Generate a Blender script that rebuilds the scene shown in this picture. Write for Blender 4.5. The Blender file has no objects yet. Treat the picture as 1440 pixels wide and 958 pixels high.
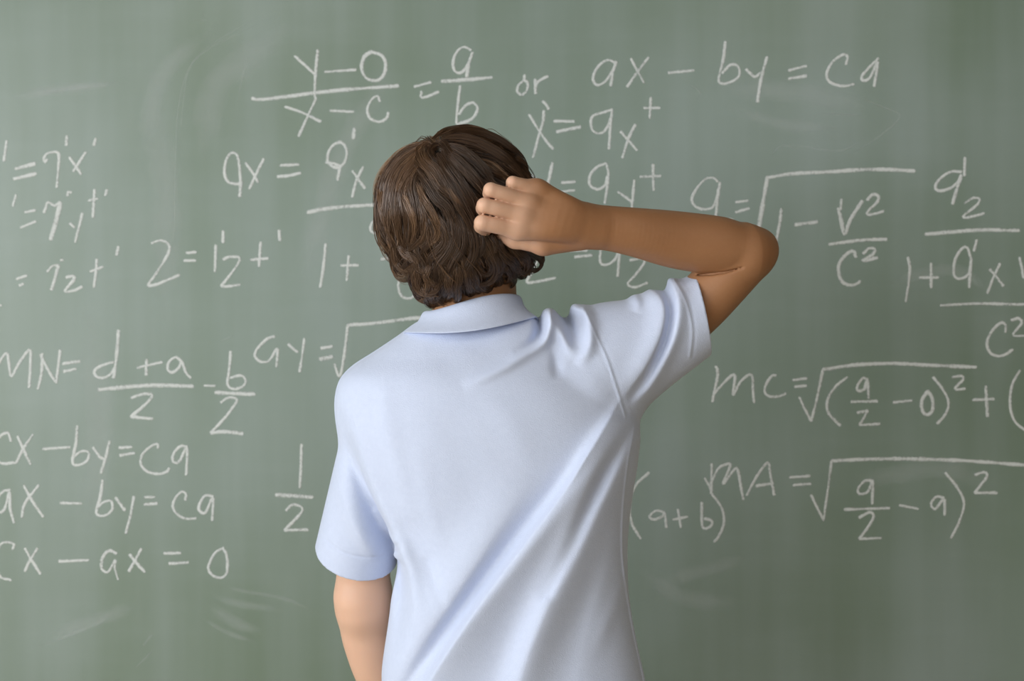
import bpy, math, random
import numpy as np
from mathutils import Vector

rng = np.random.default_rng(7)
random.seed(7)
scene = bpy.context.scene
COL = scene.collection

# ------------------------------------------------------------------ camera
CAM_Y, CAM_Z, FPX = -3.5, 1.42, 2800.0           # focal length in pixels of the 1440 px wide frame (70 mm lens)
cam_data = bpy.data.cameras.new('camera')
cam_data.sensor_width = 36.0
cam_data.lens = 70.0
cam_data.clip_start = 0.05
cam_data.dof.use_dof = True
cam_data.dof.focus_distance = 2.66
cam_data.dof.aperture_fstop = 6.3
cam = bpy.data.objects.new('camera', cam_data)
cam.location = (0, CAM_Y, CAM_Z)
cam.rotation_euler = (math.radians(90), 0, 0)
COL.objects.link(cam)
scene.camera = cam

# ------------------------------------------------------------------ exposure, world
scene.view_settings.view_transform = 'Standard'
scene.view_settings.look = 'None'
scene.view_settings.exposure = 0.0
scene.view_settings.gamma = 1.0
scene.view_settings.use_curve_mapping = False

world = bpy.data.worlds.new('sky')
scene.world = world
world.use_nodes = True
wn = world.node_tree.nodes
wn['Background'].inputs['Color'].default_value = (0.72, 0.84, 1.0, 1)
wn['Background'].inputs['Strength'].default_value = 1.0

# ------------------------------------------------------------------ lights
WINDOW_POWER = 86.0
FILL_POWER = 8.0
ROOM_X0, ROOM_X1, ROOM_Y0, ROOM_Y1, ROOM_H = -3.1, 2.3, -7.6, 0.03, 3.0
WINDOWS = [(-7.0, -5.3), (-4.9, -3.2), (-2.8, -1.1)]
WIN_Z0, WIN_Z1 = 0.95, 2.6
for (ya, yb) in WINDOWS:
    ld = bpy.data.lights.new('window_daylight', 'AREA')
    ld.shape = 'RECTANGLE'
    ld.size, ld.size_y = WIN_Z1 - WIN_Z0, yb - ya
    ld.energy = WINDOW_POWER * (0.66 if yb > -2 else 1.02)
    ld.color = (0.96, 0.98, 1.0)
    lo = bpy.data.objects.new('window_daylight', ld)
    lo.location = (ROOM_X0 - 0.02, (ya + yb) / 2, (WIN_Z0 + WIN_Z1) / 2)
    lo.rotation_euler = (0, math.radians(-90), 0)
    COL.objects.link(lo)
UNSEEN_REAR_WINDOWS = [(-2.8, -1.25, 15.0), (-0.95, 0.6, 11.0), (0.85, 2.15, 9.0)]  # unseen rear windows, added to give the board its sheen
for (xa, xb, pw) in UNSEEN_REAR_WINDOWS:
    ld = bpy.data.lights.new('window_daylight', 'AREA')
    ld.shape = 'RECTANGLE'
    ld.size, ld.size_y = xb - xa, WIN_Z1 - WIN_Z0
    ld.energy = pw
    ld.color = (0.88, 0.95, 1.0)
    lo = bpy.data.objects.new('window_daylight', ld)
    lo.location = ((xa + xb) / 2, ROOM_Y0 - 0.02, (WIN_Z0 + WIN_Z1) / 2)
    lo.rotation_euler = (math.radians(90), 0, 0)
    COL.objects.link(lo)
FILL_LAMPS = [(-0.9, -2.6), (1.0, -2.6), (-0.9, -5.2), (1.0, -5.2)]  # unseen lamps, added as even fill light
for (lx, ly) in FILL_LAMPS:
    ld = bpy.data.lights.new('fill_lamp_light', 'AREA')
    ld.shape = 'RECTANGLE'
    ld.size, ld.size_y = 0.28, 1.15
    ld.energy = FILL_POWER
    ld.color = (1.0, 0.95, 0.86)
    lo = bpy.data.objects.new('fill_lamp_light', ld)
    lo.location = (lx, ly, ROOM_H - 0.09)
    COL.objects.link(lo)

# ------------------------------------------------------------------ helpers
def srgb(r, g, b):
    def c(v):
        v /= 255.0
        return v / 12.92 if v <= 0.04045 else ((v + 0.055) / 1.055) ** 2.4
    return (c(r), c(g), c(b), 1.0)

def Q(px, py, Y):
    """a point of the place: photo pixel taken at depth Y"""
    k = (Y - CAM_Y) / FPX
    return np.array([(px - 720.0) * k, Y, CAM_Z - (py - 479.0) * k])

def new_mat(name, color, rough=0.6, spec=0.3):
    m = bpy.data.materials.new(name)
    m.use_nodes = True
    b = m.node_tree.nodes['Principled BSDF']
    b.inputs['Base Color'].default_value = color
    b.inputs['Roughness'].default_value = rough
    b.inputs['Specular IOR Level'].default_value = spec
    return m, m.node_tree.nodes, m.node_tree.links, b

def noise(N, L, scale, detail=4, rough=0.55, vec=None, mapping=None):
    n = N.new('ShaderNodeTexNoise')
    n.inputs['Scale'].default_value = scale
    n.inputs['Detail'].default_value = detail
    n.inputs['Roughness'].default_value = rough
    if mapping is not None:
        tc = N.new('ShaderNodeTexCoord')
        mp = N.new('ShaderNodeMapping')
        mp.inputs['Scale'].default_value = mapping
        L.new(tc.outputs['Object'], mp.inputs['Vector'])
        L.new(mp.outputs['Vector'], n.inputs['Vector'])
    elif vec is not None:
        L.new(vec, n.inputs['Vector'])
    return n

def ramp(N, L, src, stops):
    r = N.new('ShaderNodeValToRGB')
    e = r.color_ramp.elements
    e[0].position, e[0].color = stops[0]
    e[1].position, e[1].color = stops[-1]
    for s in stops[1:-1]:
        x = e.new(s[0]); x.color = s[1]
    r.color_ramp.interpolation = 'EASE' if len(stops) == 2 else 'LINEAR'
    L.new(src, r.inputs['Fac'])
    return r

def mixc(N, L, fac, a, b, mode='MIX'):
    m = N.new('ShaderNodeMix'); m.data_type = 'RGBA'; m.blend_type = mode
    for sock, v in ((m.inputs[0], fac), (m.inputs[6], a), (m.inputs[7], b)):
        if hasattr(v, 'is_linked') or hasattr(v, 'links'):
            L.new(v, sock)
        else:
            sock.default_value = v
    return m.outputs[2]

def math_n(N, L, op, a, b=None):
    m = N.new('ShaderNodeMath'); m.operation = op
    for i, v in ((0, a), (1, b)):
        if v is None: continue
        if hasattr(v, 'links'): L.new(v, m.inputs[i])
        else: m.inputs[i].default_value = v
    return m.outputs[0]

def bump(N, L, b, height, strength, dist):
    bp = N.new('ShaderNodeBump')
    bp.inputs['Strength'].default_value = strength
    bp.inputs['Distance'].default_value = dist
    L.new(height, bp.inputs['Height'])
    L.new(bp.outputs['Normal'], b.inputs['Normal'])
    return bp

def mesh_obj(name, V, F, mat, parent=None, smooth=True, origin=None):
    """V (n,3) world coordinates, F list/array of faces (all of one size when an array)"""
    me = bpy.data.meshes.new(name)
    V = np.asarray(V, dtype=np.float64)
    if origin is None:
        origin = np.array(parent['_o']) if parent is not None and '_o' in parent else np.zeros(3)
    VV = (V - origin).astype(np.float32)
    if isinstance(F, np.ndarray):
        n, k = F.shape
        me.vertices.add(len(VV)); me.vertices.foreach_set('co', VV.ravel())
        me.loops.add(n * k); me.loops.foreach_set('vertex_index', F.astype(np.int32).ravel())
        me.polygons.add(n); me.polygons.foreach_set('loop_start', np.arange(0, n * k, k, dtype=np.int32))
        me.update(calc_edges=True)
    else:
        me.from_pydata([tuple(map(float, v)) for v in VV], [], [tuple(int(i) for i in f) for f in F])
        me.update()
    me.polygons.foreach_set('use_smooth', np.full(len(me.polygons), smooth, dtype=bool))
    for m in (mat if isinstance(mat, (list, tuple)) else [mat]):
        me.materials.append(m)
    o = bpy.data.objects.new(name, me)
    COL.objects.link(o)
    if parent is not None:
        o.parent = parent
    else:
        o.location = origin
    return o

def box_vf(x0, x1, y0, y1, z0, z1, bev=0.0):
    if bev <= 0:
        V = [(x, y, z) for x in (x0, x1) for y in (y0, y1) for z in (z0, z1)]
        F = [(0, 1, 3, 2), (4, 6, 7, 5), (0, 4, 5, 1), (2, 3, 7, 6), (0, 2, 6, 4), (1, 5, 7, 3)]
        return V, F
    import bmesh
    bm = bmesh.new()
    bmesh.ops.create_cube(bm, size=1.0)
    for v in bm.verts:
        v.co = Vector(((x0 + x1) / 2 + v.co.x * (x1 - x0), (y0 + y1) / 2 + v.co.y * (y1 - y0), (z0 + z1) / 2 + v.co.z * (z1 - z0)))
    bmesh.ops.bevel(bm, geom=bm.edges[:], offset=bev, segments=2, affect='EDGES')
    V = [tuple(v.co) for v in bm.verts]
    F = [tuple(v.index for v in f.verts) for f in bm.faces]
    bm.free()
    return V, F

def join_vf(parts):
    V, F, o = [], [], 0
    for v, f in parts:
        V += list(v); F += [tuple(i + o for i in q) for q in f]; o += len(v)
    return V, F

def boxes(name, mat, parent, specs, bev=0.003):
    V, F = join_vf([box_vf(*s, bev=bev) for s in specs])
    return mesh_obj(name, V, F, mat, parent, smooth=False)

def empty(name, loc, label=None, cat=None):
    o = bpy.data.objects.new(name, None)
    o.location = loc
    o['_o'] = [float(v) for v in loc]
    COL.objects.link(o)
    if label: o['label'] = label
    if cat: o['category'] = cat
    return o

def structure(o):
    o['kind'] = 'structure'
    return o

# ------------------------------------------------------------------ the room
def plaster(name, col):
    m, N, L, b = new_mat(name, col, 0.85, 0.2)
    n = noise(N, L, 60, 5, mapping=(1, 1, 1))
    bump(N, L, b, n.outputs['Fac'], 0.15, 0.002)
    return m
M_wall = plaster('pale_plaster', srgb(214, 214, 200))
M_rear = plaster('rear_plaster', srgb(232, 232, 228))
M_right = plaster('brown_paint', srgb(98, 80, 52))
M_ceil = plaster('ceiling_paint', srgb(92, 84, 66))
m, N, L, b = new_mat('linoleum', srgb(150, 132, 108), 0.5, 0.4)
n = noise(N, L, 9, 8, mapping=(1, 1, 1))
r = ramp(N, L, n.outputs['Fac'], [(0.3, srgb(178, 164, 140)), (0.7, srgb(196, 182, 158))])
L.new(r.outputs['Color'], b.inputs['Base Color'])
M_floor = m
M_white, _, _, _ = new_mat('white_paint', srgb(225, 226, 222), 0.45, 0.4)

T = 0.12
X0, X1, Y0, Y1, H = ROOM_X0, ROOM_X1, ROOM_Y0, ROOM_Y1, ROOM_H
structure(boxes('floor', M_floor, None, [(X0 - T, X1 + T, Y0 - T, Y1 + T, -T, 0)], 0))
structure(boxes('ceiling', M_ceil, None, [(X0 - T, X1 + T, Y0 - T, Y1 + T, H, H + T)], 0))
structure(boxes('wall_front', M_wall, None, [(X0 - T, X1 + T, Y1, Y1 + T, 0, H)], 0))
rs = [(X0 - T, X1 + T, Y0 - T, Y0, 0, WIN_Z0), (X0 - T, X1 + T, Y0 - T, Y0, WIN_Z1, H)]
xs = [X0 - T] + [v for w in UNSEEN_REAR_WINDOWS for v in w[:2]] + [X1 + T]
for i in range(0, len(xs), 2):
    rs.append((xs[i], xs[i + 1], Y0 - T, Y0, WIN_Z0, WIN_Z1))
structure(boxes('wall_rear', M_rear, None, rs, 0))
structure(boxes('wall_right', M_right, None, [(X1, X1 + T, Y0, Y1, 0, H)], 0))
segs = [(X0 - T, X0, Y0, Y1, 0, WIN_Z0), (X0 - T, X0, Y0, Y1, WIN_Z1, H)]
ys = [Y0] + [v for w in WINDOWS for v in w] + [Y1]
for i in range(0, len(ys), 2):
    segs.append((X0 - T, X0, ys[i], ys[i + 1], WIN_Z0, WIN_Z1))
structure(boxes('wall_left', M_wall, None, segs, 0))
for i, (ya, yb) in enumerate(WINDOWS):
    fx0, fx1, t = X0 - T + 0.01, X0 - 0.05, 0.05
    ym = (ya + yb) / 2
    structure(boxes('window_%d' % (i + 1), M_white, None, [
        (fx0, fx1, ya, ya + t, WIN_Z0, WIN_Z1), (fx0, fx1, yb - t, yb, WIN_Z0, WIN_Z1),
        (fx0, fx1, ya, yb, WIN_Z0, WIN_Z0 + t), (fx0, fx1, ya, yb, WIN_Z1 - t, WIN_Z1),
        (fx0, fx1, ym - t / 2, ym + t / 2, WIN_Z0, WIN_Z1)], 0))
for i, (xa, xb, pw) in enumerate(UNSEEN_REAR_WINDOWS):  # frames for the added rear windows
    fy0, fy1, t = Y0 - T + 0.01, Y0 - 0.05, 0.05
    xm = (xa + xb) / 2
    structure(boxes('window_%d' % (i + 4), M_white, None, [
        (xa, xa + t, fy0, fy1, WIN_Z0, WIN_Z1), (xb - t, xb, fy0, fy1, WIN_Z0, WIN_Z1),
        (xa, xb, fy0, fy1, WIN_Z0, WIN_Z0 + t), (xa, xb, fy0, fy1, WIN_Z1 - t, WIN_Z1),
        (xm - t / 2, xm + t / 2, fy0, fy1, WIN_Z0, WIN_Z1)], 0))
structure(boxes('baseboard_front', M_white, None, [(X0, X1, Y1 - 0.014, Y1, 0, 0.1)], 0.002))

# ------------------------------------------------------------------ chalkboard
BX0, BX1, BZ0, BZ1 = -2.0, 2.0, 0.62, 2.22
board = empty('chalkboard', (0, 0, BZ0), 'wide green chalkboard covered in white chalk formulas, behind the person', 'chalkboard')

m, N, L, b = new_mat('green_slate', srgb(116, 136, 120), 0.3, 0.8)
tc = N.new('ShaderNodeTexCoord')
n1 = noise(N, L, 2.2, 2, 0.45, mapping=(1, 1, 1))            # cloudy chalk dust
n2 = noise(N, L, 3.0, 3, 0.5, mapping=(4, 1, 0.3))          # vertical eraser streaks
n3 = noise(N, L, 5.0, 3, 0.5, mapping=(1.0, 1, 5.0))        # horizontal wiping
n4 = noise(N, L, 1.1, 2, 0.5, mapping=(1.6, 1, .8))             # slate grain
s1 = ramp(N, L, n1.outputs['Fac'], [(0.22, (0, 0, 0, 1)), (0.82, (1, 1, 1, 1))])
s2 = ramp(N, L, n2.outputs['Fac'], [(0.22, (0, 0, 0, 1)), (0.85, (1, 1, 1, 1))])
s3 = ramp(N, L, n3.outputs['Fac'], [(0.45, (0, 0, 0, 1)), (0.8, (1, 1, 1, 1))])
d = math_n(N, L, 'ADD', math_n(N, L, 'MULTIPLY', s1.outputs['Color'], 0.22), math_n(N, L, 'MULTIPLY', s2.outputs['Color'], 0.12))
d = math_n(N, L, 'ADD', d, math_n(N, L, 'MULTIPLY', s3.outputs['Color'], 0.02))
base = mixc(N, L, n4.outputs['Fac'], srgb(95, 115, 92), srgb(105, 125, 102))
c = mixc(N, L, d, base, srgb(192, 203, 213))
L.new(c, b.inputs['Base Color'])
rr = math_n(N, L, 'ADD', 0.295, math_n(N, L, 'MULTIPLY', d, 0.25))
L.new(rr, b.inputs['Roughness'])
M_board = m
M_wood, N, L, b = new_mat('oak', srgb(150, 112, 70), 0.5, 0.35)
n = noise(N, L, 12, 6, 0.6, mapping=(1, 8, 8))
r = ramp(N, L, n.outputs['Fac'], [(0.3, srgb(128, 92, 54)), (0.7, srgb(168, 128, 84))])
L.new(r.outputs['Color'], b.inputs['Base Color'])

boxes('writing_surface', M_board, board, [(BX0, BX1, 0.0, 0.028, BZ0, BZ1)], 0)
fr = 0.05
for s in [(BX0 - fr, BX1 + fr, -0.015, 0.029, BZ1, BZ1 + fr), (BX0 - fr, BX1 + fr, -0.015, 0.029, BZ0 - fr, BZ0),
          (BX0 - fr, BX0, -0.015, 0.029, BZ0, BZ1), (BX1, BX1 + fr, -0.015, 0.029, BZ0, BZ1)]:
    boxes('frame_rail', M_wood, board, [s], 0.003)
boxes('chalk_tray', M_wood, board, [(BX0, BX1, -0.09, -0.015, BZ0 - fr, BZ0 - fr + 0.012),
                                    (BX0, BX1, -0.095, -0.085, BZ0 - fr, BZ0 - fr + 0.03)], 0.002)

# chalk: every stroke is a thin low mound of chalk on the slate
def chalk_mat(name, col, lo, hi, amount):
    m, N, L, b = new_mat(name, col, 0.95, 0.1)
    at = N.new('ShaderNodeAttribute'); at.attribute_name = 'across'
    n = noise(N, L, 330, 3, 0.6, mapping=(1, 1, 1))
    n2 = noise(N, L, 28, 2, 0.5, mapping=(1, 1, 1))
    v = math_n(N, L, 'ADD', n.outputs['Fac'], math_n(N, L, 'MULTIPLY', n2.outputs['Fac'], 0.6))
    v = math_n(N, L, 'SUBTRACT', v, math_n(N, L, 'MULTIPLY', at.outputs['Fac'], 0.55))
    r = ramp(N, L, v, [(lo, (0, 0, 0, 1)), (hi, (1, 1, 1, 1))])
    a = math_n(N, L, 'MULTIPLY', r.outputs['Color'], amount)
    L.new(a, b.inputs['Alpha'])
    return m
M_chalk = chalk_mat('white_chalk', srgb(222, 226, 224), 0.18, 0.80, 0.90)
M_smear = chalk_mat('smeared_chalk', srgb(214, 222, 220), 0.10, 1.25, 0.20)

def catmull(P, step):
    P = np.asarray(P, float)
    if len(P) == 2:
        n = max(2, int(np.linalg.norm(P[1] - P[0]) / step) + 1)
        return P[0] + (P[1] - P[0]) * np.linspace(0, 1, n)[:, None]
    X = np.vstack([2 * P[0] - P[1], P, 2 * P[-1] - P[-2]])
    out = []
    for i in range(1, len(X) - 2):
        p0, p1, p2, p3 = X[i - 1:i + 3]
        n = max(2, int(np.linalg.norm(p2 - p1) / step) + 1)
        t = np.linspace(0, 1, n, endpoint=False)[:, None]
        out.append(0.5 * (2 * p1 + (p2 - p0) * t + (2 * p0 - 5 * p1 + 4 * p2 - p3) * t ** 2 + (3 * p1 - p0 - 3 * p2 + p3) * t ** 3))
    out.append(P[-1][None])
    return np.vstack(out)

PXM = 800.0                                                   # photo pixels per metre on the board
def ribbon(pts_px, width_px, lift=0.0006, y_off=0.0002, seed=0, soft=False):
    P = catmull(pts_px, 3.0)
    keep = np.r_[True, np.linalg.norm(np.diff(P, axis=0), axis=1) > 0.4]
    P = P[keep]
    if len(P) < 2: P = np.vstack([P[0], P[0] + [1.5, 0.5]])
    W = np.stack([(P[:, 0] - 720) / PXM, CAM_Z - (P[:, 1] - 479) / PXM], 1)
    Tn = np.gradient(W, axis=0); Tn /= np.linalg.norm(Tn, axis=1)[:, None] + 1e-9
    Nn = np.stack([-Tn[:, 1], Tn[:, 0]], 1)
    hw = width_px / PXM / 2
    # end caps
    W = np.vstack([W[0] - Tn[0] * hw * 0.7, W, W[-1] + Tn[-1] * hw * 0.7])
    Nn = np.vstack([Nn[0], Nn, Nn[-1]])
    n = len(W)
    prof = np.full(n, hw); prof[0] = prof[-1] = hw * 0.35
    r_ = np.random.default_rng(seed)
    prof *= 1 + 0.10 * np.interp(np.arange(n), np.arange(0, n + 4, 4), r_.normal(size=len(np.arange(0, n + 4, 4))))
    acr = np.array([-1, -0.55, 0, 0.55, 1.0])
    hgt = (1 - acr ** 2)
    V = np.zeros((n, 5, 3))
    V[:, :, 0] = W[:, None, 0] + Nn[:, None, 0] * acr * prof[:, None]
    V[:, :, 2] = W[:, None, 1] + Nn[:, None, 1] * acr * prof[:, None]
    V[:, :, 1] = -y_off - lift * hgt
    A = np.broadcast_to(np.abs(acr) ** 2, (n, 5)).copy(); A[0] = A[-1] = 1
    if soft:
        u = np.linspace(0, 1, n)[:, None]
        A = np.abs(acr)[None] * 1.0 + 1.2 * np.maximum(0, np.abs(u * 2 - 1) - .45) / .55
        A[:, 0] = A[:, -1] = 2.2; A[0] = A[-1] = 2.2
    i = np.arange(n - 1)[:, None] * 5 + np.arange(4)[None]
    F = np.stack([i, i + 1, i + 6, i + 5], -1).reshape(-1, 4)
    return V.reshape(-1, 3), F, A.ravel()

def chalk_part(name, x0, y0, s, strokes, width=5.1, mat=None, label=None, y_off=0.0002):
    Vs, Fs, As, o = [], [], [], 0
    for k, st in enumerate(strokes):
        w = width
        if not isinstance(st[0], tuple): w, st = st[0], st[1:]
        pts = [(x0 + u * s, y0 + v * s) for u, v in st]
        V, F, A = ribbon(pts, w, seed=hash((x0, k)) % 1000, y_off=y_off + k * 0.000004, lift=0.0006 if mat is None else 0.0001, soft=mat is not None)
        Vs.append(V); Fs.append(F + o); As.append(A); o += len(V)
    ob = mesh_obj(name, np.vstack(Vs), np.vstack(Fs), mat or M_chalk, board)
    at = ob.data.attributes.new('across', 'FLOAT', 'POINT')
    at.data.foreach_set('value', np.concatenate(As).astype(np.float32))
    if label: ob['label'] = label
    return ob

CF = 'chalk_formula'
cL, cE, cT = (0, 160, .3130), (300, 180, .2608), (340, 40, .3056)
cR1, cR2, cR3, cR4 = (710, 40, .3819), (730, 130, .3027), (960, 200, .2361), (1240, 200, .3339)
cR5, cR6, cLM, cLB, cM = (990, 490, .3125), (860, 620, .4028), (0, 440, .2778), (0, 590, .3194), (340, 420, .3549)

chalk_part(CF, *cL, [[(30,122),(18,212)], [6.4,(70,247),(157,224)], [6.4,(62,293),(160,270)],
  [(212,205),(203,218),(198,198),(215,178),(255,172),(265,190),(262,250),(255,330)], [(300,100),(298,142)],
  [(312,195),(340,235),(365,272)], [(385,172),(352,225),(330,258)], [(430,112),(422,142)]],
  label="white chalk writing ' = 7'x' at the upper left")
chalk_part(CF, *cL, [[(72,365),(58,415)], [(112,443),(158,434)], [(92,512),(160,484)],
  [(198,445),(207,420),(215,398),(245,412),(272,400)], [7.5,(270,398),(258,460),(228,565)], [(304,368),(306,352),(320,354)],
  [(315,492),(335,510)], [(370,448),(355,510),(338,578)], [(425,342),(418,465)], [(398,390),(438,382)], [(480,342),(474,368)]],
  label="white chalk writing ' = 7'y+' with a thick seven")
chalk_part(CF, *cL, [[(75,742),(118,728)], [(88,772),(104,765)], [(213,710),(235,685),(262,680)], [6.5,(262,680),(250,730),(232,790)], [(272,660),(282,655)],
  [(298,735),(330,730),(332,745),(300,785),(292,800),(330,795),(368,778)], [(435,655),(430,720),(422,780)], [(405,710),(462,688)], [(532,598),(524,635)], [(0,862),(6,861)]],
  label="white chalk writing = 12+' under the two other short lines")
chalk_part(CF, *cL, [[(682,582),(720,570),(752,580),(762,605),(745,650),(690,735),(667,768),(700,768),(805,725)], [(838,625),(880,622)], [(828,660),(878,660)],
  [(970,592),(966,708)], [(1003,528),(1003,578)], [(1005,655),(1030,643),(1070,645),(1078,655),(1060,690),(1010,755),(995,772),(1020,776),(1078,768)],
  [(1171,578),(1164,685)], [(1127,656),(1204,650)], [(1254,524),(1258,570)]],
  label="white chalk writing 2 = 1'2+'")
chalk_part(CF, *cE, [[(148,300),(120,302),(80,290),(62,250),(65,190),(85,145),(108,133),(130,150),(140,200),(148,290)], [6.5,(150,290),(142,368)], [(175,190),(215,245),(240,292)], [(272,168),(235,240),(195,328)],
  [(362,202),(460,197)], [(347,262),(400,258),(470,243)],
  [(690,75),(650,90),(622,130),(618,180),(645,208),(680,212),(710,180),(720,130),(705,90),(675,75)], [(608,185),(650,192),(685,205)], [(685,205),(670,282)], [6.4,(760,5),(755,55)],
  [(750,232),(785,280),(818,325)], [(808,210),(770,290),(750,372)], [6.6,(510,456),(580,440),(700,425),(885,415),(1150,408)],
  [(605,625),(595,740),(577,858)], [(730,690),(720,822)], [(688,742),(780,740)],
  [(935,500),(900,492),(865,502),(848,535),(855,560),(885,566),(920,545)], [(935,500),(925,600)], [(935,615),(933,665)], [6.4,(905,706),(1000,698),(1200,694)],
  [(1060,790),(1030,782),(1005,815),(998,860),(1015,905),(1050,920),(1085,905),(1110,880)], [(968,158),(969,184)]],
  label="white chalk fraction beginning qx = q'x, running behind the head on the left")
chalk_part(CF, *cT, [[(245,128),(290,168),(335,210)], [(350,98),(342,180),(335,300),(340,325),(310,390),(262,495)], [(200,360),(280,388),(362,428)], [(382,200),(525,190)],
  [6.2,(600,105),(565,130),(552,180),(570,225),(615,240),(650,220),(663,170),(645,125),(595,107)], [6.6,(48,322),(85,327),(200,315),(330,297),(500,280),(720,265)], [(405,378),(515,384)],
  [(635,335),(625,312),(600,325),(578,370),(590,412),(630,430),(665,415),(675,388)], [(795,268),(870,248)], [(828,290),(825,315),(850,315),(905,292)],
  [(1055,100),(1020,85),(985,115),(972,165),(985,200),(1015,200),(1045,160),(1062,110),(1045,160),(1035,222)], [6.4,(920,243),(1035,236),(1150,226)],
  [(1005,265),(995,350),(988,432),(1005,437),(1060,415),(1085,370),(1065,342),(1030,355),(1000,395)],
  [(1300,238),(1275,260),(1268,290),(1290,305),(1312,285),(1315,250),(1300,236),(1302,215)], [(1350,235),(1352,300)], [(1350,265),(1370,240),(1408,220)]],
  label='white chalk writing (y-0)/(x-c) = a/b or, above the head')
chalk_part(CF, *cR1, [[(405,125),(375,117),(340,145),(325,185),(340,208),(370,195),(400,150),(410,120),(398,160),(390,212)], [(465,112),(490,160),(512,200)], [(528,108),(485,165),(450,215)],
  [(603,163),(695,155)], [(812,50),(803,120),(788,195),(825,200),(862,175),(858,140),(830,135),(800,165)], [(888,150),(920,178),(938,165)], [6.4,(965,105),(945,180),(930,270)],
  [(1045,155),(1110,138)], [(1045,185),(1110,175)], [(1255,132),(1262,105),(1245,97),(1205,125),(1185,170),(1200,200),(1245,212),(1285,205)],
  [(1375,110),(1345,140),(1315,175),(1320,192),(1345,180),(1372,125),(1360,212)]],
  label='white chalk writing ax - by = ca at the upper right')
chalk_part(CF, *cR2, [[(48,105),(85,165),(130,230),(158,263)], [(115,85),(112,130),(92,200),(65,303)], [(110,42),(122,52),(138,78)], [(162,133),(255,135)], [6.2,(175,183),(285,160)],
  [(435,80),(385,95),(345,108),(333,140),(345,180),(380,190),(408,165),(425,120)], [(432,82),(425,150),(418,262)], [(472,182),(510,225),(547,268)], [(540,150),(510,210),(480,303)],
  [(612,25),(606,122)], [(580,72),(655,72)]], label="white chalk writing x' = qx+ beside the top of the head")
chalk_part(CF, *cR2, [[(60,385),(85,410),(120,440)], [(155,328),(140,400),(118,470)], [(198,420),(260,415)], [(195,462),(258,455)],
  [(405,330),(365,345),(330,385),(330,430),(365,450),(400,430),(410,390)], [(405,330),(415,390),(398,515)], [(460,462),(500,490),(525,510)], [(535,408),(530,470),(522,560)],
  [(622,335),(625,455)], [(562,392),(658,388)]], label='white chalk writing y = qy+ just above the forearm')
chalk_part(CF, *cR2, [[(40,740),(90,735),(95,760),(50,850),(38,882),(80,880),(168,862)], [(222,733),(315,733)], [(258,765),(338,757)],
  [(455,690),(420,690),(382,730),(378,790),(410,800),(450,770),(470,700)], [(470,700),(458,855)], [(515,780),(570,772),(582,790),(540,850),(505,890),(540,905),(595,885)]],
  label='white chalk writing z = q2 just below the forearm')
chalk_part(CF, *cR3, [[(210,235),(180,212),(130,225),(75,290),(55,345),(80,385),(130,400),(180,385),(205,320),(222,250)], [(222,240),(210,330),(195,460)],
  [(225,475),(270,460),(295,464),(280,500),(225,570),(300,565)], [(318,358),(390,348)], [(315,418),(395,395)],
  [7.0,(505,210),(480,350),(450,530),(430,610)], [(385,520),(405,560),(430,610)], [6.6,(505,212),(650,188),(850,178),(1050,165),(1200,162),(1380,172)], [(588,398),(580,470),(560,580),(550,640)],
  [6.8,(670,492),(800,475)], [6.2,(928,395),(945,470),(965,548),(1000,460),(1070,350)], [(945,340),(942,400)], [(1100,345),(1130,312),(1165,320),(1160,355),(1110,405),(1100,432),(1150,425),(1195,412)],
  [6.2,(873,608),(1050,585),(1215,578)], [6.2,(1030,685),(1020,650),(985,660),(940,710),(928,770),(950,830),(1000,852),(1045,840),(1055,825)],
  [6.2,(1075,665),(1110,632),(1145,640),(1130,670),(1070,705),(1110,700),(1160,688)]], label='white chalk root of 1 - v2/c2 right of the elbow')
chalk_part(CF, *cR4, [[(335,125),(290,125),(245,155),(225,190),(245,205),(295,190),(335,150)], [6.4,(335,140),(318,190),(298,260)], [6.4,(350,65),(348,140)],
  [(348,258),(385,235),(412,240),(400,265),(350,305),(345,318),(385,312),(430,300)], [6.4,(185,388),(300,378),(420,370),(580,372)], [(110,485),(118,530),(112,600),(100,672)],
  [(208,510),(208,612)], [(160,570),(238,570)], [(375,490),(360,445),(335,450),(308,500),(305,560),(330,575),(365,555),(378,490),(372,560),(368,612)], [(400,412),(388,458)],
  [(455,535),(485,570),(512,605)], [(498,512),(470,570),(445,635)], [(580,485),(590,530),(602,570),(640,490)], [(248,688),(400,680),(600,684),(680,684)],
  [(520,800),(522,770),(500,762),(465,795),(443,845),(460,890),(505,900),(550,875)], [(545,750),(575,742),(590,760),(560,800),(555,815),(610,815)]],
  label="white chalk fraction of q'2 over 1 + q'x at the far right")
chalk_part(CF, *cR5, [[(55,80),(62,115),(50,180),(38,240)], [(45,205),(85,160),(125,122),(140,125),(135,170),(132,210),(165,150),(205,118),(218,130),(220,180),(225,243)],
  [(325,122),(305,125),(278,165),(275,200),(300,217),(340,215),(368,203)], [(400,143),(462,135)], [(408,173),(460,168)], [(430,220),(455,275),(482,327)], [(482,327),(505,240),(535,95)],
  [6.4,(535,95),(680,75),(850,68),(1000,75),(1225,85)], [(643,130),(590,175),(557,230),(560,290),(612,347)], [(735,140),(715,135),(692,165),(692,190),(720,185),(735,145),(740,225)], [(663,240),(780,238)],
  [(690,290),(738,280)], [(738,280),(700,345)], [(700,345),(790,340)], [(852,243),(935,235)], [6.0,(1005,195),(980,235),(985,285),(1010,298),(1030,270),(1025,220),(1005,192)], [(1032,130),(1075,185),(1100,240),(1090,290),(1050,340)],
  [(1118,130),(1160,125),(1165,140),(1130,182),(1175,182)], [6.2,(1268,170),(1275,305)], [(1210,232),(1305,228)], [(1420,100),(1385,170),(1378,260),(1400,330),(1445,368)]],
  label='white chalk writing mc = root of (q/2 - 0)2 + right of the raised sleeve')
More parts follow.
